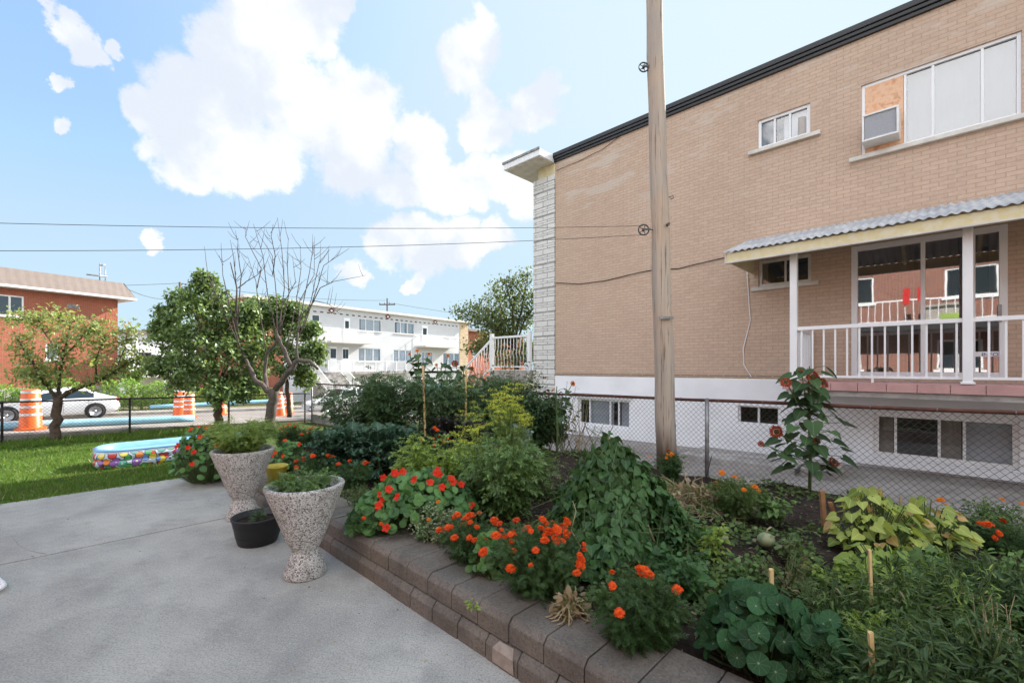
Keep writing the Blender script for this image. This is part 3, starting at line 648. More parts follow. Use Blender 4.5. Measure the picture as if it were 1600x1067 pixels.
    v = MB(); v.box(-2.79, am, -1.452, -1.385, 3.385, 3.408); v.box(-2.78, -2.762, -1.452, -1.3, 3.41, 3.56); v.build('valance_trim', M['cream'], ao)
    v = MB(); v.add([(-2.75, -1.395, 3.41), (-2.75, -.02, 3.41), (-2.75, -.02, 4.06), (-2.75, -1.395, 3.54), (-2.73, -1.395, 3.41), (-2.73, -.02, 3.41), (-2.73, -.02, 4.06), (-2.73, -1.395, 3.54)],
                 [(0, 3, 2, 1), (4, 5, 6, 7), (0, 1, 5, 4), (1, 2, 6, 5), (2, 3, 7, 6), (3, 0, 4, 7)]); v.build('end_board', M['yellowwood'], ao)
    v = MB()
    for k in range(9):
        xx = -2.5+k*.95; v.add([(xx, -1.395, 3.49), (xx, -.02, 3.98), (xx, -.02, 4.05), (xx, -1.395, 3.545), (xx+.05, -1.395, 3.49), (xx+.05, -.02, 3.98), (xx+.05, -.02, 4.05), (xx+.05, -1.395, 3.545)],
                          [(0, 3, 2, 1), (4, 5, 6, 7), (0, 1, 5, 4), (1, 2, 6, 5), (2, 3, 7, 6), (3, 0, 4, 7)])
    v.box(-2.7, am, -.06, -.016, 3.9, 3.98); v.build('rafter', M['yellowwood'], ao)
    # cables clipped along the wall
    def cable(pts, r, m, name='cable'):
        mb = MB(); q = []
        for a, b in zip(pts[:-1], pts[1:]):
            for k in range(6): tt = k/6; q.append((a[0]+(b[0]-a[0])*tt, a[1]+(b[1]-a[1])*tt))
        q.append(pts[-1])
        mb.tube([(WU(x), -.02-.008*math.sin(i*.8), WZ(x, y)) for i, (x, y) in enumerate(q)], r, 5); mb.build(name, m, root)
    cable([(869, 442), (905, 444), (945, 439), (1000, 426), (1025, 421), (1060, 420), (1136, 402)], .009, M['darkpost'])
    cable([(870, 267), (910, 250), (940, 235), (968, 215)], .006, M['darkpost'])
    cable([(1168, 425), (1170, 460), (1173, 500), (1162, 545), (1163, 570), (1175, 590)], .010, M['white'])
    # front stoop and its stairs, seen past the corner
    mb = MB(); mb.box(-10.15, -8.47, -.15, 3, 1.15, 1.5)
    for k in range(7): mb.box(-10.15-.28*(k+1), -10.15-.28*k, -.05, 1.4, -.25, 1.5-.2*(k+1)+.03)
    mb.build('front_stoop', M['kerb'], root)
    r = MB(); y = -.1
    r.box(-10.1, -8.55, y-.03, y+.03, 2.46, 2.52).box(-10.1, -8.55, y-.02, y+.02, 1.58, 1.62)
    def baluster(mb, x, z0, z1):
        mb.tube([(x, y, z0), (x, y, z0+.25), (x+.012, y-.05, z0+.38), (x, y, z0+.55), (x, y, z1)], .012, 4)
    for k in range(11): baluster(r, -8.65-k*.132, 1.62, 2.46)
    for k in range(14):
        x = -10.22-k*.125; dz = (k+1)*.088; baluster(r, x, 1.62-dz, 2.46-dz)
    r.tube([(-10.1, y, 2.47), (-12.0, y, 1.13)], .035, 6); r.tube([(-10.1, y, 1.6), (-12.0, y, .26)], .022, 6)
    f = r.build('stair_railing', M['white'], root)
    for xa_, xb_, za_, zb_ in ((-10.17, -10.06, 1.3, 2.62), (-8.6, -8.5, 1.3, 2.62), (-12.05, -11.95, -.2, 1.3)): mb = MB(); mb.box(xa_, xb_, y-.05, y+.05, za_, zb_); mb.build('newel_post', M['white'], f)
    return root
tan_house()
def air_con():
    x0, x1 = WU(1349), WU(1408); z0, z1 = WZ(1349, 234), WZ(1349, 196)
    # it stands proud of the wall
    root = empty('air_conditioner', 'old beige window air conditioner with chipped grey front under the chipboard panel', 'air conditioner', P((x0+x1)/2, 9.6, z0+.01), ROT)
    hw = (x1-x0)/2-.01; h = .44
    mb = MB(); mb.box(-hw, hw, -.30, .1, 0, .03).box(-hw, hw, -.30, .1, h-.03, h).box(-hw, -hw+.03, -.30, .1, .03, h-.03).box(hw-.03, hw, -.30, .1, .03, h-.03); mb.build('casing', M['ac'], root, bevel=.008)
    mb = MB(); mb.box(-hw+.035, hw-.035, -.26, .09, .035, h-.035)
    for k in range(24): z = .045+k*(h-.09)/23; mb.box(-hw+.035, hw-.035, -.275, -.262, z-.003, z+.003)
    mb.build('grille', M['acgrille'], root)
air_con()

# ------------------------------------------------------------------ brick house on our own side, behind the camera: what the patio door mirrors
def own_house():
    root = empty('red_brick_house', 'red brick house behind the viewer, mirrored in the neighbouring patio door', 'house', P(0, -4.2, 0), ROT)
    wins = [(-1.3, .1, 4.2, 5.3), (2.2, 3.9, 4.2, 5.3), (-4.6, -3.2, 4.2, 5.3), (2.6, 3.6, 1.5, 2.7), (-.9, .3, 1.5, 2.6), (-6, -4, 1.6, 2.8)]
    wins = [(-b, -a, c, d) for a, b, c, d in wins]
    # wall faces +y here (towards the tan house)
    mb = MB(); holed(mb, -8, 9, -.2, 7.0, wins, y=0, depth=-.12)
    mb.quad((-8, -9, -.2), (-8, 0, -.2), (-8, 0, 7), (-8, -9, 7)); mb.quad((9, -9, -.2), (9, 0, -.2), (9, 0, 7), (9, -9, 7)); mb.quad((-8, -9, -.2), (9, -9, -.2), (9, -9, 7), (-8, -9, 7)); mb.quad((-8, -9, 7), (9, -9, 7), (9, 0, 7), (-8, 0, 7))
    mb.build('brick_wall', M['red'], root)
    for a, b, c, d in wins:
        mb = MB(); mb.box(a, a+.06, -.1, -.04, c, d).box(b-.06, b, -.1, -.04, c, d).box(a, b, -.1, -.04, d-.06, d).box(a, b, -.1, -.04, c, c+.06).box((a+b)/2-.03, (a+b)/2+.03, -.1, -.04, c, d).box(a-.1, b+.1, -.03, .08, c-.09, c-.01)
        f = mb.build('window', M['white'], root); g = MB(); g.box(a+.03, b-.03, -.09, -.08, c+.03, d-.03); g.build('pane', M['carglass'], f)
    mb = MB(); mb.box(-4.5, 5.5, .0, 1.3, 3.1, 3.22).box(-4.5, 5.5, 1.2, 1.35, 2.95, 3.15); mb.build('awning', M['black'], root)
    mb = MB(); mb.box(-4.5, 5.5, 1.24, 1.30, 4.05, 4.1); mb.box(-4.5, 5.5, 1.24, 1.30, 3.3, 3.33)
    for k in range(46): mb.box(-4.45+k*.22, -4.43+k*.22, 1.26, 1.28, 3.33, 4.05)
    mb.build('railing', M['white'], root)
    mb = MB(); mb.box(-.7, .6, .4, .8, 3.25, 3.9); mb.build('wicker_chair', M['curtain'], root)
    mb = MB(); mb.box(-1.2, -1.0, 1.35, 1.4, 3.9, 4.5).box(-.8, -.7, 1.35, 1.4, 4.0, 4.5); mb.build('hanging_cloth', M['redlens'], root)
    mb = MB(); mb.box(-.2, .5, 1.36, 1.5, 3.3, 3.5); mb.build('planter_box', L['light'], root)
own_house()

# ------------------------------------------------------------------ utility pole with clothesline pulleys
def pulley(parent, loc, d=.135):
    mb = MB(); seg = 24
    ring = [(loc[0]+math.cos(2*math.pi*k/seg)*d/2, loc[1], loc[2]+math.sin(2*math.pi*k/seg)*d/2) for k in range(seg+1)]
    mb.tube(ring, .009, 6, cap=False)
    for k in range(5): a = 2*math.pi*k/5; mb.tube([(loc[0], loc[1], loc[2]), (loc[0]+math.cos(a)*d/2, loc[1], loc[2]+math.sin(a)*d/2)], .005, 5)
    mb.tube([(loc[0], loc[1]-.02, loc[2]), (loc[0], loc[1]+.02, loc[2])], .018, 10)
    mb.tube([(loc[0]-.02, loc[1]-.025, loc[2]+.0), (loc[0]+.07, loc[1]-.02, loc[2]+.005), (loc[0]+.10, loc[1], loc[2]), (loc[0]+.19, loc[1], loc[2]-.01)], .006, 5)
    mb.box(loc[0]-.02, loc[0]+.09, loc[1]-.03, loc[1]-.022, loc[2]-.012, loc[2]+.012)
    return mb.build('pulley', M['galv2'], parent)
M['galv2'] = plain('old_zinc', (.10, .10, .10), .5, .2, 30., .2, metal=.5)
def utility_pole():
    Y = 5.85; b = at(1043, Y, .1); root = empty('utility_pole', 'tall weathered wooden pole with two clothesline pulleys standing inside the side fence', 'pole', b)
    top = Vector((at(1015, Y).x, Y-.05, 8.2)); mb = MB(); n = 26; pts = []; rr = []
    for i in range(n+1):
        k = i/n; z = b.z-.2+(top.z-b.z+.2)*k
        px = 1043-(1043-1021.5)*min(1.3, (z)/6.4)
        pts.append(Vector((at(px, Y).x-b.x+.006*math.sin(i*1.3), .008*math.sin(i*.9), z-b.z))); rr.append(.132-.04*k+.002*math.sin(i*2.2))
    mb.tube(pts, rr, 28); mb.build('shaft', M['pole'], root)
    def onpole(px, py): return Vector((at(px, Y).x-b.x, -.02, zat(py, Y)-b.z))
    pulley(root, onpole(1005, 360)); pulley(root, onpole(1005, 107), .12)
    q = onpole(1047, 309); mb = MB(); mb.tube([q+Vector((-.04, 0, 0)), q, q+Vector((.03, 0, .02)), q+Vector((.035, 0, -.015)), q+Vector((.0, 0, -.03))], .006, 6); mb.build('hook', M['galv2'], root)
    q = onpole(1036, 498); mb = MB(); mb.box(q.x-.10, q.x+.085, -.155, -.13, q.z-.018, q.z+.012); mb.build('bracket', M['galv'], root)
    for px, py in ((1038, 356),):
        q = onpole(px, py); mb = MB(); mb.tube([q+Vector((0, -.10, 0)), q+Vector((0, -.14, 0))], .02, 12); mb.build('bolt', M['galv2'], root)
utility_pole()
def line(name, label, pts, r, cat='cable', group=None, m='wire', sag=0):
    a, b = pts; mb = MB(); n = 24; q = []
    for i in range(n+1): k = i/n; p = a.lerp(b, k); p.z -= sag*4*k*(1-k); q.append(p)
    mb.tube(q, r, 5); o = mb.build(name, M[m]); tag(o, label, cat, group); return o
pw = at(1004, 5.83); 
line('clothesline', 'upper strand of the clothesline running left from the lower pulley', (Vector((pw.x, 5.83, zat(353, 5.83))), at(-500, 3.6, zat(334, 3.6))), .003, 'clothesline', sag=.07, m='darkpost')
line('clothesline', 'lower strand of the clothesline running left from the lower pulley', (Vector((pw.x, 5.83, zat(367, 5.83))), at(-500, 3.6, zat(388, 3.6))), .003, 'clothesline', sag=.09, m='darkpost')

# ------------------------------------------------------------------ chain link fences
def chain_fence(name, label, p0, p1, top, bot, posts, mats=('darkpost', 'darkpost', 'wire'), cell=.062, r=.0019, extra=0., rr=.021, pr=.026):
    """p0, p1 world xy; top and bot: z as functions of distance along it"""
    a = Vector((p0.x, p0.y, 0)); b = Vector((p1.x, p1.y, 0)); Ln = (b-a).length; d = (b-a)/Ln
    root = empty(name, label, 'fence', (a.x, a.y, bot(0)), math.atan2(d.y, d.x)); z0 = bot(0)
    mb = MB(); mb.tube([(s, 0, top(s)-z0+.004*math.sin(s*3)) for s in lin(0, Ln, int(Ln/.6)+2)], rr, 10); mb.build('top_rail', M[mats[0]], root)
    for s in posts:
        mb = MB(); mb.tube([(s, .03, bot(s)-z0-.15), (s, .03, top(s)-z0+.015)], pr, 10); mb.tube([(s, .03, top(s)-z0+.012), (s, .03, top(s)-z0+.03)], [pr*1.15, pr*.5], 10); mb.build('post', M[mats[1]], root)
    mb = MB(); hh = lambda s: top(s)-bot(s)-.02; step = cell*1.3; n = int(Ln/step)+1; k = 0
    Hn = hh(Ln/2)
    for sgn in (1, -1):
        for i in range(-int(Hn/cell)-1, n+int(Hn/cell)+1):
            s0 = i*step
            s1 = s0+sgn*Hn/(cell*1.25)*step/1.04
            # clip to 0..Ln
            lo, hi = 0., 1.
            for q in (0., Ln):
                if (s1-s0) != 0:
                    tt = (q-s0)/(s1-s0)
                    inside0 = 0 <= s0 <= Ln
                    if 0 < tt < 1:
                        if s0 < 0 or s0 > Ln: lo = max(lo, tt)
                        else: hi = min(hi, tt)
            if not (0 <= s0+(s1-s0)*(lo+hi)/2 <= Ln): continue
            A = s0+(s1-s0)*lo; B = s0+(s1-s0)*hi
            za = bot(A)+(top(A)-bot(A))*lo-z0; zb = bot(B)+(top(B)-bot(B))*hi-z0
            mb.tube([(A, -.004*sgn, za+.02), (B, -.004*sgn, zb)], r, 3, cap=False)
    mb.build('mesh', M[mats[2]], root)
    mb = MB(); 
    for s in lin(.2, Ln-.2, int(Ln/.5)):
        c = top(s)-z0; seg = 8; mb.tube([(s+.0, math.cos(a_)*(rr+.004), c+math.sin(a_)*(rr+.004)) for a_ in lin(0, 2*math.pi, 9)], .0028, 4, cap=False)
    mb.build('tie_wire', M['galv'], root)
    return root
# side fence: from beyond the right edge to the street corner, v = 5.98
S0 = P(5.2, 5.98); S1 = P(-15.0, 5.98)
chain_fence('side_fence', 'rusty-railed chain link fence along the right side of the garden', S0, S1, lambda s: 1.235-.0096*s, lambda s: .17-.013*s, [1.0, 4.2, 7.45, 10.55, 13.5, 16.8, 20.15],
            ('rust', 'galv', 'wire'), cell=.052, r=.0021)
# front fence: g = 15
F0 = P(-15, -14); F1 = P(-15, 5.9)
lawn15 = lambda s: lawnz(15, -14+s)
def vpx(px, g=15.): r = (px-800)/700; Y = g/(.6976-.7165*r); return Y*(.7165+.6976*r)
chain_fence('front_fence', 'dark chain link fence between the lawn and the street', F0, F1, lambda s: .815-.0125*max(0, s-13), lambda s: lawn15(s)-.02, [2, 5, 8, 11]+[vpx(p)+14 for p in (3, 203, 358, 477)], cell=.06, r=.0024, pr=.024)
# ------------------------------------------------------------------ buildings across the street
def facade_frame(px0, Y0, vp):
    d = Vector(((vp-800)/700, 1, 0)).normalized(); p = at(px0, Y0); p.z = 0
    def conv(px, py=573):
        r = (px-800)/700                      # p.x+s d.x = r (p.y+s d.y)
        s = (r*p.y-p.x)/(d.x-r*d.y); Y = p.y+s*d.y; return s, zat(py, Y)
    return p, d, conv
def railing(mb, x0, x1, y, z0, z1, step=.13):
    mb.box(x0, x1, y-.025, y+.025, z1-.05, z1).box(x0, x1, y-.02, y+.02, z0, z0+.04)
    n = int(abs(x1-x0)/step)
    for k in range(n+1): x = x0+(x1-x0)*k/n; w_ = .035 if k % 9 == 0 else .012; mb.box(x-w_, x+w_, y-w_, y+w_, z0-.08 if k % 9 == 0 else z0, z1)
M['maroon'] = plain('maroon_brick', (.17, .04, .035), .8)
def white_house():
    p, d, cv = facade_frame(466.8, 36.9, 1317); C6 = lambda x, y: cv(420+x/3.636, 420+y/3.636)
    root = empty('white_row_house', 'long two storey white brick house across the street with balconies and red diamond ornaments', 'house', p, math.atan2(d.y, d.x))
    root.location.z = 0
    zt = zat(472.2, 36.9)-.15; zf = 1.15; L0 = -4.2; sE = C6(1085, 0)[0]; s1 = C6(1132, 0)[0]
    # local y points away from the viewer here (left normal of d): front faces -y
    def rect(x0, x1, y0, y1):               # pixel rectangle in the enlarged photo -> opening
        a, za = C6(x0, y1); b, zb = C6(x1, y0); bm, zt_ = C6(x0, y0); return (a, b, za, zt_)
    ups = [rect(513, 640, 280, 350), rect(714, 828, 299, 365), rect(992, 1088, 326, 387), rect(245, 292, 258, 322)]
    lows = [rect(508, 636, 448, 526), rect(708, 812, 459, 533), rect(868, 932, 470, 540), rect(990, 1085, 477, 552)]
    udoors = [rect(425, 460, 277, 402), rect(868, 902, 320, 436)]; ldoors = [rect(345, 385, 440, 574), rect(415, 455, 444, 574)]
    holes = ups+lows
    mb = MB(); holed(mb, L0+2.9, sE, zf, zt, [h for h in holes if h[0] > L0+3 and h[1] < sE+.05], depth=.12)
    mb.quad((L0, 9, -1.6), (s1, 9, -1.6), (s1, 9, zt), (L0, 9, zt)); mb.build('wall', M['whitebrick'], root)
    mb = MB(); mb.box(sE, s1, -.03, 9, -1.4, zt-.02); mb.build('stone_wall', M['tanstone'], root)
    LW = C6(-150, 0)[0]; mb = MB(); holed(mb, LW, L0+2.9, zf-2, zt, [h for h in ups if h[1] <= L0+2.95] , depth=.12); mb.quad((LW, 0, -1.5), (LW, 9, -1.5), (LW, 9, zt), (LW, 0, zt)); mb.build('red_brick_wall', M['redfar'], root)
    mb = MB(); mb.box(L0+2.9, sE, .4, .5, -1.6, zf-.25); mb.build('basement_wall', M['whitewall'], root)
    mb = MB(); mb.box(C6(-150, 0)[0]-.1, s1+.2, -.45, 9.1, zt, zt+.22); mb.build('roof', M['cream'], root)
    for i, h in enumerate(ups+lows):
        cur = [[(.1, .95, 'sheer')], [(.15, .55, 'sheer'), (.6, .9, 'curtain')], [(.05, .62, 'yellowcurtain')], [], [(.05, .95, 'sheer')], [(.0, .95, 'sheer')], [(.05, .95, 'curtain')], [(.3, .7, 'curtain')]][i]
        window(root, *h, fr=.06, divs=(.3, .66) if i != 3 else (), rail=.07, sill=.08, curtain=cur, rd=.9)
    def door(h, panes=1):
        a, b, c, e = h; mb = MB(); mb.box(a, b, -.04, .02, c, e); f = mb.build('door', M['white'], root)
        if panes == 1:
            g = MB(); g.box(a+.2*(b-a), b-.2*(b-a), -.055, -.042, c+(e-c)*.52, e-.15*(e-c)); g.build('pane', M['carglass'], f)
        else:
            for k in (.3, .7):
                g = MB(); m_ = a+(b-a)*k; g.box(m_-.13, m_+.13, -.055, -.042, c+(e-c)*.5, e-.1*(e-c)); g.build('pane', M['carglass'], f)
    for h in udoors: door((h[0], h[1], max(h[2], 3.95), h[3]))
    for h in ldoors: door((h[0], h[1], max(h[2], zf+.02), h[3]), 2)
    # row of dark vents under the eaves, diamonds
    mb = MB(); x = L0+3.6
    while x < sE-.3: mb.box(x, x+.28, -.012, .0, zt-.52, zt-.42); x += .62
    mb.build('vent_row', M['dark'], root)
    for (px, py) in ((356, 238), (676, 272), (945, 302)):
        s, z = C6(px, py); 
        for k, (r_, m_) in enumerate(((.36, 'maroon'), (.16, 'white'))):
            mb = MB(); y_ = -.02-.012*k; mb.add([(s-r_*.95, y_, z), (s, y_, z-r_*.75), (s+r_*.95, y_, z), (s, y_, z+r_*.75), (s-r_*.95, 0, z), (s, 0, z-r_*.75), (s+r_*.95, 0, z), (s, 0, z+r_*.75)], [(0, 1, 2, 3), (0, 4, 5, 1), (1, 5, 6, 2), (2, 6, 7, 3), (3, 7, 4, 0)]); mb.build('diamond_ornament', M[m_], root)
    # balconies
    for (xa, xb, ya) in ((300, 540, 402), (835, 1025, 438)):
        a, z = C6(xa, ya); b, _ = C6(xb, ya); z = 3.82
        mb = MB(); mb.box(a, b, -1.5, .0, z-.16, z); f = mb.build('balcony', M['cream'], root)
        r = MB(); railing(r, a, b, -1.45, z+.08, z+1.0); 
        for s_ in (a, b):
            for k in range(10): r.box(s_-.012, s_+.012, -1.4+k*.145, -1.376+k*.145, z, z+.95)
            r.box(s_-.025, s_+.025, -1.45, 0, z+.93, z+.98)
        r.build('railing', M['white'], f)
    a = C6(282, 0)[0]; b = C6(800, 0)[0]
    mb = MB(); mb.box(a, b, -1.6, -.0, zf-.2, zf); f = mb.build('balcony', M['kerb'], root); r = MB(); railing(r, a, b, -1.55, zf+.08, zf+1.0); r.build('railing', M['white'], f)
    # front steps
    xa = C6(190, 0)[0]; xb = C6(345, 0)[0]; mb = MB(); n = 9
    for k in range(n): mb.box(xa, xb, -1.6-.3*(k+1), -1.6-.3*k, -1.5, zf-.21*(k+1)+.0)
    st = mb.build('steps', M['kerb'], root)
    for xx in (xa, xb):
        r = MB(); r.tube([(xx, -1.6, zf+.95), (xx, -1.6-.3*n, zf+.95-.21*n)], .04, 6); r.tube([(xx, -1.6, zf+.1), (xx, -1.6-.3*n, zf+.1-.21*n)], .03, 6)
        for k in range(18): yy = -1.6-.3*n*k/18; zz = zf-.21*n*k/18; r.box(xx-.015, xx+.015, yy-.015, yy+.015, zz+.1, zz+.95)
        r.box(xx-.07, xx+.07, -1.75-.3*n, -1.6-.3*n, zf-.21*n-.3, zf-.21*n+1.05); r.build('stair_rail', M['white'], st)
white_house()
def left_brick_house():
    p, d, cv = facade_frame(184, 30.8, 1159); C1 = lambda x, y: cv(x/2.667, 330+y/2.667)
    root = empty('red_brick_duplex', 'red brick house with brown metal mansard roof at the left across the street', 'house', p, math.atan2(d.y, d.x))
    zt = zat(469, 30.8); zb = .35; X0 = -17
    def rect(x0, x1, y0, y1): a, za = C1(x0, y1); b, z2 = C1(x1, y0); return (a, b, za, C1(x0, y0)[1])
    w1 = rect(-60, 100, 340, 430); w2 = rect(190, 245, 550, 622)
    mb = MB(); holed(mb, X0, 0, zb, zt, [w1, w2]); mb.quad((0, 0, zb), (0, 9, zb), (0, 9, zt), (0, 0, zt)); mb.quad((X0, 9, zb), (0, 9, zb), (0, 9, zt), (X0, 9, zt)); mb.quad((X0, 0, zb), (X0, 9, zb), (X0, 9, zt), (X0, 0, zt)); mb.build('brick_wall', M['redfar'], root)
    mb = MB(); mb.box(X0, .02, -.05, 9, -1.4, zb-.004); mb.build('foundation', M['kerb'], root)
    window(root, *w1, fr=.08, divs=(.62,), rail=.09, sill=.05); window(root, *w2, fr=.08, divs=(), sill=.1, curtain=[(.3, .9, 'sheer')])
    # mansard band with overhanging white soffit
    z1 = zt+.05; z2 = zat(455, 30.8)+1.0; o_ = .75
    z2 = z1+1.12
    mb = MB(); vs = []; n = 90; a, b = X0-o_, o_
    for i in range(n+1):
        x = a+(b-a)*i/n; k = .006 if i % 2 else 0; vs += [(x, -o_-k, z1+.1), (min(x, b-.55) if i > n-3 else x, -o_+.5-k, z2)]
    mb.add(vs, [(2*i, 2*i+2, 2*i+3, 2*i+1) for i in range(n)])
    mb.add([(b, -o_, z1+.1), (b, 9.7, z1+.1), (b-.5, 9.2, z2), (b-.5, -o_+.5, z2), (a, 9.2, z2), (a, -o_+.5, z2)], [(0, 1, 2, 3), (3, 2, 4, 5)]); mb.build('mansard_roof', M['asphaltroof'], root)
    mb = MB(); mb.box(a, b+.03, -o_-.03, 9.7, z1-.03, z1+.1); mb.build('soffit', M['white'], root)
    s, z = C1(305, 397); mb = MB(); mb.box(s-.3, s+.3, -.03, .0, z-.12, z+.12)
    for k in range(4): mb.box(s-.26, s+.26, -.045, -.031, z-.09+k*.05, z-.07+k*.05)
    mb.build('wall_vent', M['galv'], root)
    # mast on the roof
    s, z = C1(480, 300); mb = MB(); mb.tube([(-.6, 1, z2-.2), (-.6, 1, z2+1.3)], .04, 8); mb.tube([(-.3, 1, z2-.2), (-.3, 1, z2+1.15)], .03, 8); mb.tube([(-1.3, 1, z2+.45), (-.2, 1, z2+.5)], .05, 8); mb.tube([(-.6, 1, z2+1.2), (-.3, 1, z2+1.3)], .05, 8); mb.build('service_mast', M['galv'], root)
left_brick_house()
def small_house():
    p, d, cv = facade_frame(734, 58, 1200)
    root = empty('red_brick_house', 'red brick house with dark roof glimpsed beyond the front stair railing', 'house', p, math.atan2(d.y, d.x))
    mb = MB(); s, z = cv(742, 551); h = (s-.5, s+.5, z-.6, z+.6); s2, z2 = cv(806, 552); h2 = (s2-.5, s2+.5, z2-.6, z2+.6); zt = zat(518, 58)
    holed(mb, -.4, 15, -2, zt, [h, h2]); mb.quad((-.4, 0, -2), (-.4, 9, -2), (-.4, 9, zt), (-.4, 0, zt)); mb.build('brick_wall', M['redfar'], root)
    window(root, *h, fr=.12); window(root, *h2, fr=.12)
    mb = MB(); mb.box(-1, 15.6, -.6, 9.6, zt, zt+.3); mb.build('roof', M['asphaltroof'], root)
small_house()
def grey_house():
    p, d, cv = facade_frame(196, 44, 1200)
    root = empty('grey_house', 'pale grey house with an open white porch behind the hedge between the trees', 'house', p, math.atan2(d.y, d.x))
    zt = zat(520, 44); mb = MB(); holed(mb, 0, 7, -1.5, zt, [(1.0, 2.2, 1.7, 3.1), (3.4, 4.4, 1.7, 3.1)]); mb.quad((0, 0, -1.5), (0, 9, -1.5), (0, 9, zt), (0, 0, zt)); mb.quad((7, 0, -1.5), (7, 9, -1.5), (7, 9, zt), (7, 0, zt)); mb.build('wall', M['whitewall'], root)
    window(root, 1.0, 2.2, 1.7, 3.1); window(root, 3.4, 4.4, 1.7, 3.1)
    mb = MB(); mb.box(-.4, 7.4, -.5, 9.5, zt, zt+.3); mb.build('roof', M['asphaltroof'], root)
    mb = MB(); mb.box(0, 7, -2.2, 0, .6, .8); r = mb.build('porch', M['whitewall'], root)
    mb = MB(); railing(mb, 0, 7, -2.15, .85, 1.75); mb.build('railing', M['white'], r)
    for x in (.1, 2.4, 4.7, 6.9): mb = MB(); mb.box(x-.08, x+.08, -2.2, -2.05, -1.4, zt); mb.build('post', M['white'], r)
grey_house()
# far poles and wires
def far_pole(label, px, Y, ytop, cross):
    b = at(px, Y, -1.5); root = empty('far_utility_pole', label, 'pole', b); zt = zat(ytop, Y)-b.z
    mb = MB(); mb.tube([(0, 0, 0), (0, 0, zt)], [.16, .1], 8); mb.build('shaft', M['twig'], root)
    if cross:
        mb = MB(); mb.box(-1.1, 1.1, -.06, .06, zt-.95, zt-.8); mb.build('crossarm', M['twig'], root)
        for x in (-1.0, -.35, .35, 1.0): mb = MB(); mb.tube([(x, 0, zt-.8), (x, 0, zt-.55)], [.05, .07], 6); mb.build('insulator', M['galv'], root)
    return b, zt+b.z
pa = far_pole('thin utility pole behind the dense green tree', 281, 45, 441, False)
pb = far_pole('utility pole with crossarm rising behind the white house roof', 605, 62, 466, True)
def wires(prefix, lst):
    for lab, a, b, sag in lst: line('power_line', lab, (a, b), .018, 'power line', 'overhead power lines across the street', m='darkpost', sag=sag)
wires('', [('power line from the thin pole to the crossarm pole, top one', at(281, 45, pa[1]-.1), at(603, 62, pb[1]-.3), .5),
           ('power line running left from the thin pole above the brick house roof', at(281, 45, pa[1]-.1), at(-300, 40, zat(430, 40)), .6),
           ('drooping service drop from the roof mast to the thin pole', at(190, 31.5, zat(447, 31.5)), at(281, 45, pa[1]-1.5), .5),
           ('power line falling right from the crossarm pole behind the right tree', at(605, 62, pb[1]-.6), at(1000, 70, zat(520, 70)), .5)])

